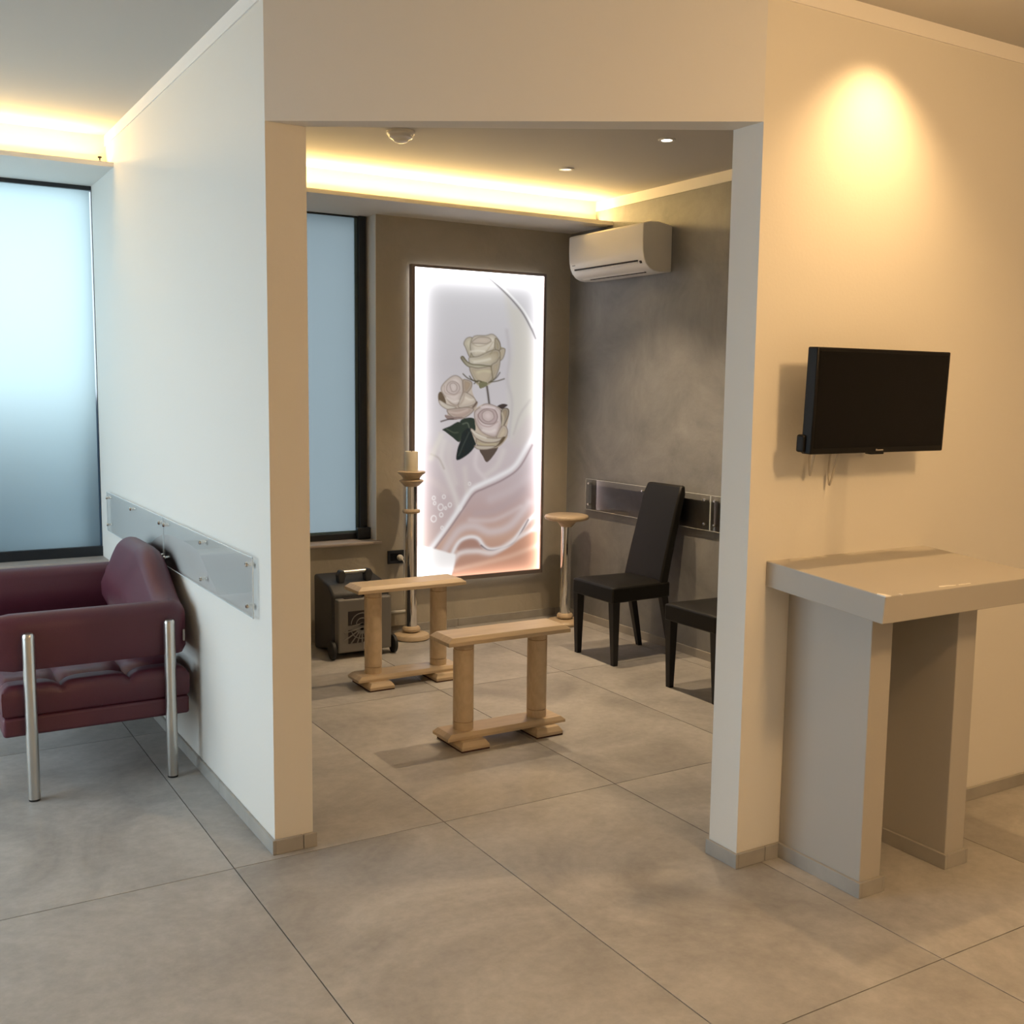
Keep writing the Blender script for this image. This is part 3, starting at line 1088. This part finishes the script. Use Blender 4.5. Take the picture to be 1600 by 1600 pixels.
    stroke(K([(550, 880), (530, 910), (510, 930)]), (90, 70, 60), 5, .9)
    # rose 3 (right)
    e3 = (156, 134, 124)
    poly(K([(520, 980), (560, 930), (650, 895), (780, 930), (830, 960), (905, 955), (905, 1040), (880, 1180), (890, 1260), (800, 1360), (690, 1380), (580, 1370), (530, 1290), (490, 1160), (540, 1180)]), (202, 186, 168), 1, 3, ((170, 152, 126), 260, 800, 330, 930))
    poly(K([(525, 990), (590, 930), (660, 895), (770, 930), (820, 980), (830, 1100), (770, 1250), (640, 1220), (550, 1120)]), (220, 204, 200), 1, 2, ((208, 192, 178), 340, 780, 350, 930), e3)
    poly(K([(570, 1000), (640, 950), (740, 960), (780, 1040), (740, 1110), (640, 1110), (580, 1060)]), (206, 186, 184), 1, 2, None, (150, 120, 116))
    poly(K([(610, 1000), (660, 965), (720, 985), (740, 1050), (680, 1090), (620, 1060)]), (220, 202, 198), 1, 2, None, (180, 156, 150))
    poly(K([(820, 970), (890, 950), (905, 1010), (870, 1100), (830, 1150)]), (174, 156, 132), 1, 2, None, (74, 62, 56))
    poly(K([(770, 1250), (830, 1140), (880, 1150), (890, 1230), (800, 1320)]), (206, 190, 166), 1, 2, None, e3)
    poly(K([(485, 1160), (540, 1200), (640, 1250), (760, 1270), (860, 1260), (770, 1310), (640, 1310), (540, 1260)]), (222, 210, 188), 1, 2, None, e3)
    poly(K([(545, 1270), (640, 1312), (770, 1312), (850, 1275), (790, 1350), (690, 1372), (580, 1365)]), (182, 166, 132), 1, 2, ((140, 122, 94), 330, 900, 330, 960), e3)
    poly(K([(530, 1345), (640, 1350), (760, 1355), (690, 1385), (570, 1385)]), (214, 202, 180), 1, 2, None, e3)
    poly(K([(830, 1265), (870, 1255), (830, 1320), (740, 1370), (790, 1330)]), (104, 88, 68), 1, 3)
    for st, c_, w_ in (([(500, 260), (560, 285), (640, 270), (700, 235)], (170, 156, 134), 3), ([(620, 375), (680, 300), (720, 240)], (172, 160, 136), 3),
                       ([(745, 215), (735, 300), (690, 370)], (150, 138, 110), 3), ([(480, 340), (560, 330), (630, 340)], (236, 228, 212), 5),
                       ([(520, 450), (600, 440), (690, 420)], (234, 226, 208), 6), ([(560, 560), (620, 545), (690, 555)], (214, 204, 172), 7),
                       ([(700, 500), (715, 560), (725, 620)], (128, 116, 86), 3), ([(205, 700), (215, 770), (300, 800), (370, 770)], (178, 158, 146), 3),
                       ([(200, 800), (270, 880), (340, 910), (400, 860), (420, 760)], (176, 158, 142), 3.5), ([(230, 830), (300, 870), (350, 860)], (236, 224, 214), 6),
                       ([(400, 650), (410, 730), (395, 800)], (170, 150, 136), 3), ([(260, 980), (350, 990), (450, 960)], (214, 196, 184), 5),
                       ([(430, 830), (470, 850), (510, 850)], (232, 222, 206), 5), ([(560, 1010), (570, 1080), (620, 1130), (700, 1140), (780, 1090)], (164, 138, 132), 3.5),
                       ([(540, 1060), (580, 1170), (640, 1220), (760, 1240), (810, 1120)], (178, 158, 146), 3.5), ([(620, 1180), (690, 1200), (750, 1180)], (238, 226, 218), 7),
                       ([(600, 930), (660, 930), (740, 945)], (236, 220, 220), 6), ([(830, 1000), (845, 1060), (830, 1130)], (214, 200, 176), 5),
                       ([(560, 1320), (650, 1335), (760, 1330)], (204, 190, 158), 5), ([(500, 1180), (560, 1225), (650, 1262)], (240, 230, 214), 5),
                       ([(230, 1160), (300, 1200), (350, 1200)], (96, 104, 86), 3), ([(400, 1110), (450, 1100), (470, 1150)], (120, 128, 112), 3)):
        stroke(K(st), c_, w_, .6)
    # soft folds of the veil under the flowers
    for st, c_, w_ in (([(215, 960), (240, 900), (262, 850)], (236, 230, 214), 14), ([(300, 900), (300, 980), (330, 1080)], (224, 214, 208), 16),
                       ([(372, 1010), (378, 1060), (384, 1120)], (226, 216, 208), 14), ([(560, 930), (530, 1000), (480, 1040)], (230, 222, 216), 16),
                       ([(500, 1160), (600, 1120), (680, 1060)], (214, 200, 202), 26), ([(430, 1230), (540, 1210), (660, 1120)], (190, 172, 174), 20),
                       ([(400, 1260), (520, 1260), (650, 1200)], (226, 212, 212), 14), ([(180, 1050), (240, 1080), (280, 1120)], (220, 204, 200), 20)):
        stroke(G(st), c_, w_, .45)
    return img


def edge_light(W, Hh):
    """brightness of the edge-lit light panel itself"""
    uu, vv = np.meshgrid(np.linspace(0, 1, W), np.linspace(0, 1, Hh))
    X = uu * 0.92
    Y = vv * 1.93
    g = 1.15 * np.exp(-X / .040) + np.exp(-(0.92 - X) / .034) + np.exp(-Y / .040) + .30 * np.exp(-(1.93 - Y) / .03)
    return 1.0 + 7.0 * g


pic = empty('light_box_picture', (2.41, YB, 0.31))
tag(pic, 'tall backlit picture of three white roses over pink silk', 'picture')
PX0, PX1, PZ0, PZ1 = 1.945, 2.868, 0.335, 2.245
yf = 2.702
W, Hh = 200, 420
img = paint_picture(W, Hh)
glow = edge_light(W, Hh)
xs = np.linspace(PX0, PX1, W) - 2.41
zs = np.linspace(PZ1, PZ0, Hh) - 0.31
VX, VZ = np.meshgrid(xs, zs)
verts = np.stack([VX.ravel(), np.full(VX.size, yf - YB), VZ.ravel()], 1)
idx = np.arange(W * Hh).reshape(Hh, W)
faces = np.stack([idx[:-1, :-1].ravel(), idx[1:, :-1].ravel(), idx[1:, 1:].ravel(), idx[:-1, 1:].ravel()], 1)
me = bpy.data.meshes.new('printed_panel')
me.from_pydata(verts.tolist(), [], faces.tolist())
ca = me.color_attributes.new('print', 'FLOAT_COLOR', 'POINT')
buf = np.ones((W * Hh, 4), np.float32)
buf[:, :3] = (img * 1.0).reshape(-1, 3)
ca.data.foreach_set('color', buf.ravel())
ga = me.attributes.new('backlight', 'FLOAT', 'POINT')
ga.data.foreach_set('value', glow.astype(np.float32).ravel())
pm = bpy.data.materials.new('backlit_print')
pm.use_nodes = True
nt = pm.node_tree
nt.nodes.clear()
out = nt.nodes.new('ShaderNodeOutputMaterial')
em = nt.nodes.new('ShaderNodeEmission')
a1 = nt.nodes.new('ShaderNodeAttribute')
a1.attribute_name = 'print'
a2 = nt.nodes.new('ShaderNodeAttribute')
a2.attribute_name = 'backlight'
mu = nt.nodes.new('ShaderNodeMath')
mu.operation = 'MULTIPLY'
mu.inputs[1].default_value = 0.52
nt.links.new(a2.outputs['Fac'], mu.inputs[0])
nt.links.new(a1.outputs['Color'], em.inputs['Color'])
nt.links.new(mu.outputs['Value'], em.inputs['Strength'])
gls = nt.nodes.new('ShaderNodeBsdfGlossy')
gls.inputs['Roughness'].default_value = 0.25
gls.inputs['Color'].default_value = (.03, .03, .03, 1)
ads = nt.nodes.new('ShaderNodeAddShader')
nt.links.new(em.outputs['Emission'], ads.inputs[0])
nt.links.new(gls.outputs['BSDF'], ads.inputs[1])
nt.links.new(ads.outputs['Shader'], out.inputs['Surface'])
me.materials.append(pm)
panel = bpy.data.objects.new('printed_panel', me)
COL.objects.link(panel)
panel.parent = pic
for hx_ in (2.05, 2.75):
    loc(MB().box(hx_, hx_ + .05, 2.72, YB, 2.15, 2.20), pic).build('wall_bracket', BROWNFRAME, pic)
loc(MB().box(1.935, 2.873, 2.705, 2.725, 0.322, 2.248), pic).build('led_panel', m_emit('led_white', (1.0, .93, .88, 1), 2.2), pic)
FX0, FX1, FZ0, FZ1 = 1.922, 2.886, 0.308, 2.262
for bx in ((FX0, PX0, 2.69, YB - .022, FZ0, FZ1), (PX1, FX1, 2.69, YB - .022, FZ0, FZ1), (PX0, PX1, 2.69, YB - .022, PZ1, FZ1), (PX0, PX1, 2.69, YB - .022, FZ0, PZ0)):
    loc(MB().box(*bx), pic).build('frame_bar', BROWNFRAME, pic, bevel=.002)

# ------------------------------------------------------------------ air conditioner
ac = empty('air_conditioner', (XR, 2.085, 2.20))
tag(ac, 'white wall air conditioner high in the corner of the grey wall', 'air conditioner')
prof = [(0.0, 0.0)]
for k in range(15):
    a = math.radians(-78 + 78 * k / 14)
    prof.append((-0.105 - 0.105 * math.cos(a), 0.135 + 0.135 * math.sin(a)))
prof = [(0.0, 0.005), (-0.09, 0.0), (-0.125, 0.004), (-0.158, 0.018), (-0.183, 0.042), (-0.200, 0.075), (-0.208, 0.115), (-0.211, 0.17), (-0.211, 0.262), (-0.205, 0.270), (-0.16, 0.282), (-0.10, 0.284), (0.0, 0.268)]
L2 = 0.375
mb = MB()
n = len(prof)
mb.prism([(p[0], p[1]) for p in prof], -L2, L2, 'y')
mb.build('casing', ACWHITE, ac, bevel=.006, seg=2, smooth=True, angle=32)


def ac_strip(i0, t0, i1, t1, y0, y1, off):
    a = Vector(prof[i0]).lerp(Vector(prof[i0 + 1]), t0)
    b = Vector(prof[i1]).lerp(Vector(prof[i1 + 1]), t1)
    nrm = Vector((-(b - a).y, (b - a).x)).normalized()
    if nrm.x > 0 and nrm.y > 0:
        nrm = -nrm
    if nrm.dot(Vector((-1, -1))) < 0:
        nrm = -nrm
    q = [a - nrm * .01, b - nrm * .01, b + nrm * off, a + nrm * off]
    return MB().prism([(v.x, v.y) for v in q], y0, y1, 'y')


ac_strip(2, .2, 4, .55, -L2 + .075, L2 - .055, .0045).build('air_flap', ACWHITE, ac, bevel=.002)
ac_strip(4, .55, 4, .78, -L2 + .065, L2 - .045, .0035).build('air_slot', DARKSLOT, ac)
ac_strip(1, .9, 2, .15, -L2 + .075, L2 - .12, .0030).build('air_slot', DARKSLOT, ac)
ac_strip(4, .2, 4, .6, -L2 + .035, -L2 + .052, .0035).build('display_window', DARKSLOT, ac)
ac_strip(5, .30, 5, .45, L2 - .06, L2 - .03, .0010).build('maker_mark', simple('mark_grey', (.35, .34, .33, 1), .5), ac)

# ------------------------------------------------------------------ dark dining chairs
def make_chair():
    c = empty('dining_chair', (0, 0, 0))
    # local frame: front at x = 0, back towards +x, width along y
    rows = []
    N = 14
    mb = MB()
    for j in range(N + 1):
        y = -.195 + .39 * j / N
        row = []
        for i in range(N + 1):
            x = .0 + .42 * i / N
            t = max(abs(2 * i / N - 1), abs(2 * j / N - 1))
            yy = y * (1 - .12 * i / N)
            row.append((x, yy, .440 + .020 * (1 - t ** 4)))
        rows.append(row)
    mb.grid(rows)
    ring = [(i, 0) for i in range(N)] + [(N, j) for j in range(N)] + [(i, N) for i in range(N, 0, -1)] + [(0, j) for j in range(N, 0, -1)]
    b0 = len(mb.v)
    for i, j in ring:
        x, y, z = rows[j][i]
        mb.v.append((x, y, .355))
    for k in range(len(ring)):
        k2 = (k + 1) % len(ring)
        a, b = ring[k], ring[k2]
        mb.f.append((a[1] * (N + 1) + a[0], b[1] * (N + 1) + b[0], b0 + k2, b0 + k))
    mb.f.append(tuple(b0 + k for k in range(len(ring))))
    mb.build('seat', DARKLEATHER, c, smooth=True, angle=50, bevel=.008)
    # backrest: leaning slab with a slight curve
    rows = []
    M = 12
    for k in range(M + 1):
        t = k / M
        z = .37 + t * .615
        x = .335 + .155 * (t ** 1.12)
        hw = .172 - .012 * t
        th = .062 - .012 * t
        if k == M:
            x += .008
            th -= .02
            hw -= .006
        rows.append([(x, -hw, z), (x - .006 * math.sin(math.pi * t), 0, z), (x, hw, z), (x + th, hw, z), (x + th, 0, z), (x + th, -hw, z)])
    mb = MB()
    mb.grid(rows, closed=True)
    mb.f.append((5, 4, 3, 2, 1, 0))
    mb.f.append(tuple(M * 6 + k for k in range(6)))
    mb.build('backrest', DARKLEATHER, c, smooth=True, angle=50, bevel=.010)
    for sy in (-1, 1):
        y1, y2 = sy * .195, sy * .148
        a, b = min(y1, y2), max(y1, y2)
        yb1, yb2 = sy * .192, sy * .162
        p, q = min(yb1, yb2), max(yb1, yb2)
        MB().hexa([(.018, p, 0), (.048, p, 0), (.048, q, 0), (.018, q, 0)], [(.003, a, .36), (.052, a, .36), (.052, b, .36), (.003, b, .36)]).build('leg', DARKWOOD, c, bevel=.003)
        y1, y2 = sy * .170, sy * .132
        a, b = min(y1, y2), max(y1, y2)
        MB().hexa([(.447, a + .004, 0), (.475, a + .004, 0), (.475, b - .004, 0), (.447, b - .004, 0)], [(.365, a, .36), (.41, a, .36), (.41, b, .36), (.365, b, .36)]).build('leg', DARKWOOD, c, bevel=.003)
    return c


ch1 = make_chair()
ch2 = copy_tree(ch1)
ch1.location = (2.535, 1.625, 0)
ch2.location = (2.535, 0.790, 0)
tag(ch1, 'dark brown leather dining chair with high back beside the pedestal stand', 'chair', 'dark dining chairs along the grey wall')
tag(ch2, 'dark leather dining chair half hidden behind the white door jamb', 'chair', 'dark dining chairs along the grey wall')

# ------------------------------------------------------------------ wooden trestles


def chamfer_board(x0, x1, y0, y1, z0, z1, cx_, cy_, lip):
    """board whose upper edges are bevelled, more on the short ends"""
    mb = MB()
    lv = [(0, 0, z0), (0, 0, z0 + lip), (cx_, cy_, z1)]
    for ix, iy, z in lv:
        mb.v += [(x0 + ix, y0 + iy, z), (x1 - ix, y0 + iy, z), (x1 - ix, y1 - iy, z), (x0 + ix, y1 - iy, z)]
    mb.f += [(3, 2, 1, 0), (8, 9, 10, 11)]
    for l in range(2):
        for k in range(4):
            k2 = (k + 1) % 4
            mb.f.append((l * 4 + k, l * 4 + k2, (l + 1) * 4 + k2, (l + 1) * 4 + k))
    return mb


FELT = simple('foot_felt', (.06, .02, .015, 1), .9)


def make_trestle(h):
    """h: height of the top; the column is as tall as it needs to be"""
    t = empty('trestle', (0, 0, 0))
    zt = h - .034
    chamfer_board(-.305, .305, -.090, .090, zt, h, .024, .014, .016).build('top_board', PALEWOOD, t, bevel=.0012, seg=1)
    chamfer_board(-.298, .298, -.072, .072, .040, .068, .020, .010, .012).build('bottom_board', PALEWOOD, t, bevel=.0012, seg=1)
    for s in (-1, 1):
        cx_ = s * .187
        col = MB().lathe([(.044, .068), (.0445, .100), (.0425, .101), (.0425, .1035), (.0445, .1045), (.0445, zt - .036), (.0425, zt - .035), (.0425, zt - .0325), (.0445, zt - .0315), (.044, zt)], cx_, 0, 40).build('column', PALEWOOD, t, smooth=True, angle=40)
        for zg in (.1022, zt - .0338):
            MB().lathe([(.0422, zg - .0013), (.0430, zg), (.0422, zg + .0013)], cx_, 0, 40, caps=False).build('groove', LINEWOOD, col)
        ft = chamfer_board(cx_ - .068, cx_ + .068, -.116, .116, .006, .040, .014, .014, .014).build('foot', PALEWOOD, t, bevel=.002)
        MB().box(cx_ - .067, cx_ + .067, -.115, .115, 0, .006).build('foot_pad', FELT, ft)
    return t


tr1 = make_trestle(.488)
tr2 = make_trestle(.532)
tr1.location = (1.400, 0.712, 0)
tr2.location = (1.428, 1.730, 0)
tag(tr1, 'pale wooden trestle with two columns, nearest the doorway', 'trestle', 'pale wooden trestles')
tag(tr2, 'pale wooden trestle farther back, in front of the grey wheeled unit', 'trestle', 'pale wooden trestles')

# ------------------------------------------------------------------ candle stand, candle, pedestal
cs = empty('candle_stand', (1.865, 2.575, 0))
tag(cs, 'tall chrome candle stand with wooden base and cup by the rose picture', 'candle stand')
MB().lathe([(.0, 0), (.105, 0), (.112, .006), (.112, .018), (.104, .030), (.080, .038), (.048, .042), (.0, .042)], 0, 0, 56, caps=False).build('base', PALEWOOD, cs, smooth=True)
MB().lathe([(.036, .042), (.054, .050), (.056, .062), (.050, .074), (.038, .080)], 0, 0, 48).build('base_ring', PALEWOOD, cs, smooth=True)
MB().lathe([(.0365, .080), (.0365, .935)], 0, 0, 48).build('shaft', CHROME, cs, smooth=True)
MB().lathe([(.037, .770), (.050, .774), (.054, .784), (.050, .794), (.037, .798)], 0, 0, 48).build('shaft_ring', PALEWOOD, cs, smooth=True)
MB().lathe([(.030, .930), (.046, .938), (.060, .952), (.070, .962), (.074, .968), (.066, .974), (.050, .978), (.054, .988), (.068, 1.004), (.082, 1.014), (.084, 1.022), (.078, 1.026), (.0, 1.026)], 0, 0, 56, caps=False).build('cup', PALEWOOD, cs, smooth=True, angle=50)
cd = empty('candle', (1.865, 2.575, 1.026))
tag(cd, 'thick cream pillar candle standing on the tall candle stand', 'candle')
MB().lathe([(.0, 0), (.0405, 0), (.041, .004), (.041, .112), (.038, .118), (.030, .116), (.0, .110)], 0, 0, 40, caps=False).build('wax_body', WAX, cd, smooth=True)
MB().tube([(0, 0, .108), (.001, 0, .118), (.004, 0, .126)], .0016, 8).build('wick', DARKSLOT, cd)

ps = empty('pedestal_stand', (2.928, 2.475, 0))
tag(ps, 'chrome pedestal stand with round wooden top in the corner by the grey wall', 'pedestal stand')
MB().lathe([(.0, 0), (.108, 0), (.116, .007), (.116, .018), (.108, .028), (.080, .034), (.0, .036)], 0, 0, 56, caps=False).build('base', PALEWOOD, ps, smooth=True)
MB().lathe([(.036, .036), (.052, .044), (.054, .056), (.048, .068), (.036, .074)], 0, 0, 48).build('base_ring', PALEWOOD, ps, smooth=True)
MB().lathe([(.0345, .074), (.0345, .655)], 0, 0, 48).build('shaft', CHROME, ps, smooth=True)
MB().lathe([(.034, .640), (.044, .650), (.052, .662), (.068, .676), (.122, .684), (.140, .692), (.144, .704), (.138, .715), (.118, .721), (.0, .723)], 0, 0, 64, caps=False).build('round_top', PALEWOOD, ps, smooth=True, angle=60)

# ------------------------------------------------------------------ grey wheeled unit
un = empty('wheeled_unit', (1.425, 2.46, 0))
UNY = 0.06
tag(un, 'grey wheeled plastic unit with fretwork grille and top handle near the window', 'appliance')


def ul(mb):
    mb.v = [(p[0], p[1] - UNY, p[2] * 1.04) for p in mb.v]
    return loc(mb, un)


ux0, ux1 = 1.262, 1.612
ul(MB().prism([(2.40, .045), (2.40, .345), (2.46, .395), (2.69, .425), (2.69, .003)], ux0, ux1, 'x')).build('body', DARKPLASTIC, un, bevel=.015, seg=3, smooth=True)
fp = ul(MB().box(ux0 + .012, ux1 - .012, 2.345, 2.405, .035, .328)).build('front_panel', GREYPLASTIC, un, bevel=.010, seg=3, smooth=True)
ul(MB().box(ux0 + .06, ux0 + .17, 2.365, 2.395, .326, .332)).build('finger_slot', DARKSLOT, fp)
# fretwork: dark openings radiating from two centres
for (z0, z1, cz) in ((.185, .262, .190), (.085, .160, .165)):
    x0f, x1f = ux0 + .072, ux0 + .262
    cx_ = ux0 + .155
    ul(MB().box(x0f, x1f, 2.3435, 2.350, z0, z1)).build('grille_opening', DARKSLOT, fp)
    for k in range(9):
        a = math.radians(10 + 20 * k) if cz < .18 and z0 > .17 else math.radians(-10 - 20 * k)
        dx_, dz_ = math.cos(a), math.sin(a)
        L = 10
        if abs(dx_) > 1e-6:
            L = min(L, (x1f - cx_) / abs(dx_))
        zz = (z1 - cz) if dz_ > 0 else (cz - z0)
        if abs(dz_) > 1e-6:
            L = min(L, max(zz, .01) / abs(dz_))
        p0, p1 = Vector((cx_, cz)), Vector((cx_ + dx_ * L, cz + dz_ * L))
        nn = Vector((-dz_, dx_)) * .0035
        q = [p0 - nn, p0 + nn, p1 + nn, p1 - nn]
        ul(MB().prism([(v.x, v.y) for v in q], 2.3415, 2.346, 'y')).build('grille_bar', GREYPLASTIC, fp)
    for rr in (.03, .058):
        pts = []
        for k in range(13):
            a = math.pi * k / 12 * (1 if z0 > .17 else -1)
            x, z = cx_ + rr * 1.15 * math.cos(a), cz + rr * math.sin(a)
            if z0 <= z <= z1:
                pts.append((x, 2.344, z))
        if len(pts) > 2:
            ul(MB().tube(pts, .003, 6)).build('grille_bar', GREYPLASTIC, fp)
ul(MB().box(ux0 + .165, ux0 + .225, 2.3425, 2.346, .048, .088)).build('type_label', PAPER, fp)
hd = ul(MB().prism([(ux0 + .07, .395), (ux0 + .10, .395), (ux0 + .115, .440), (ux0 + .10, .465), (ux0 + .08, .465), (ux0 + .065, .44)], 2.47, 2.52, 'y')).build('handle_post', DARKPLASTIC, un, bevel=.006)
ul(MB().prism([(ux0 + .235, .395), (ux0 + .265, .395), (ux0 + .28, .440), (ux0 + .265, .465), (ux0 + .245, .465), (ux0 + .23, .44)], 2.47, 2.52, 'y')).build('handle_post', DARKPLASTIC, un, bevel=.006)
ul(MB().tube([(ux0 + .09, 2.495, .452), (ux0 + .25, 2.495, .452)], .011, 16)).build('handle_grip', BRUSHED, un, smooth=True)
ul(MB().box(ux0 + .185, ux0 + .215, 2.37, 2.40, .325, .352)).build('latch', DARKPLASTIC, un, bevel=.004)
for xw in (ux0 - .012, ux1 + .012):
    for yw in (2.375,):
        mb = MB()
        mb.lathe([(.0, -.012), (.040, -.012), (.050, -.008), (.050, .008), (.040, .012), (.0, .012)], 0, 0, 32, caps=False)
        mb.v = [(xw + z, yw + x, .0502 + y) for x, y, z in mb.v]
        ul(mb).build('wheel', RUBBER, un, smooth=True, angle=40)

# ------------------------------------------------------------------ socket, plug, floor box on the back wall
sk = empty('wall_socket', (1.84, YB, 0.44))
tag(sk, 'black wall socket plate behind the candle stand', 'socket')
MB().box(-.055, .055, -.010, 0, 0, .083).build('plate', BLACKMETAL, sk, bevel=.003)
MB().box(-.038, .038, -.013, -.008, .018, .066).build('insert', TVBLACK, sk, bevel=.002)
pg = empty('power_plug', (1.862, YB - .012, 0.478))
tag(pg, 'white round plug with cable in the black wall socket', 'plug')
mb = MB().lathe([(.0, 0), (.018, 0), (.019, .012), (.015, .028), (.006, .034), (.0, .034)], 0, 0, 24, caps=False)
mb.v = [(x, -z, y) for x, y, z in mb.v]
mb.build('plug_body', ACWHITE, pg, smooth=True)
MB().tube(cable([(0, -.03, 0), (.008, -.05, -.03), (.02, -.03, -.12), (.03, -.02, -.30)]), .0035, 8).build('cable', ACWHITE, pg, smooth=True)
fb = empty('cable_cover', (1.885, YB - .011, 0))
tag(fb, 'small white topped cable cover low on the wall behind the candle stand', 'cable cover')
MB().box(-.085, .085, -.012, .0, .05, .132).build('cover_plate', STUCCO, fb, bevel=.002)
MB().box(-.088, .088, -.018, .0, .132, .146).build('cover_cap', ACWHITE, fb, bevel=.003)

# ------------------------------------------------------------------ ceiling fittings of the inner room


def downlight(x, y, label, lit, energy):
    d = empty('downlight', (x, y, HI))
    tag(d, label, 'ceiling light', 'recessed downlights of the inner room')
    MB().lathe([(.026, -.001), (.026, -.005), (.036, -.006), (.041, -.003), (.041, .0)], 0, 0, 40, caps=False).build('trim_ring', ACWHITE, d, smooth=True)
    MB().lathe([(.0, -.0015), (.027, -.0015)], 0, 0, 32, caps=False).build('lens', m_emit('lamp_lens', (1.0, .86, .64, 1), lit), d)
    spot('downlight_lamp', (0, 0, -.03), energy, 92, .7, WARM2, .02, None, d)
    return d


downlight(2.382, 0.882, 'bright round recessed ceiling light nearest the door jamb', 9.0, 72)
downlight(2.374, 1.719, 'small round recessed ceiling light nearer the glowing cove', 1.2, 72)
sd = empty('smoke_detector', (1.262, 1.445, HI))
tag(sd, 'white lobed smoke detector on the ceiling just inside the opening', 'smoke detector')
MB().lathe([(.0, 0), (.066, 0), (.066, -.012), (.060, -.018), (.0, -.018)], 0, 0, 48, caps=False).build('mounting_plate', ACWHITE, sd, smooth=True)
mb = MB()
seg = 60
rows = []
for r, z in ((.056, -.018), (.052, -.030), (.040, -.034), (.036, -.036), (.030, -.046), (.016, -.052), (.0, -.054)):
    rows.append([(r * (1 + .10 * abs(math.cos(2 * 2 * math.pi * k / seg))) * math.cos(2 * math.pi * k / seg), r * (1 + .10 * abs(math.cos(2 * 2 * math.pi * k / seg))) * math.sin(2 * math.pi * k / seg), z) for k in range(seg)])
mb.grid(rows, closed=True)
mb.build('lobed_cap', ACWHITE, sd, smooth=True)
cl = empty('cove_clip', (0.085, 2.288, 2.578))
tag(cl, 'tiny dark screw hook on the edge of the glowing left cove', 'hook')
MB().lathe([(.003, 0), (.003, .012), (.009, .015), (.009, .021), (.0, .023)], 0, 0, 12).build('hook_head', DARKSLOT, cl)
MB().lathe([(.007, -.001), (.007, .002), (.003, .003)], 0, 0, 12).build('hook_base', BRUSHED, cl)
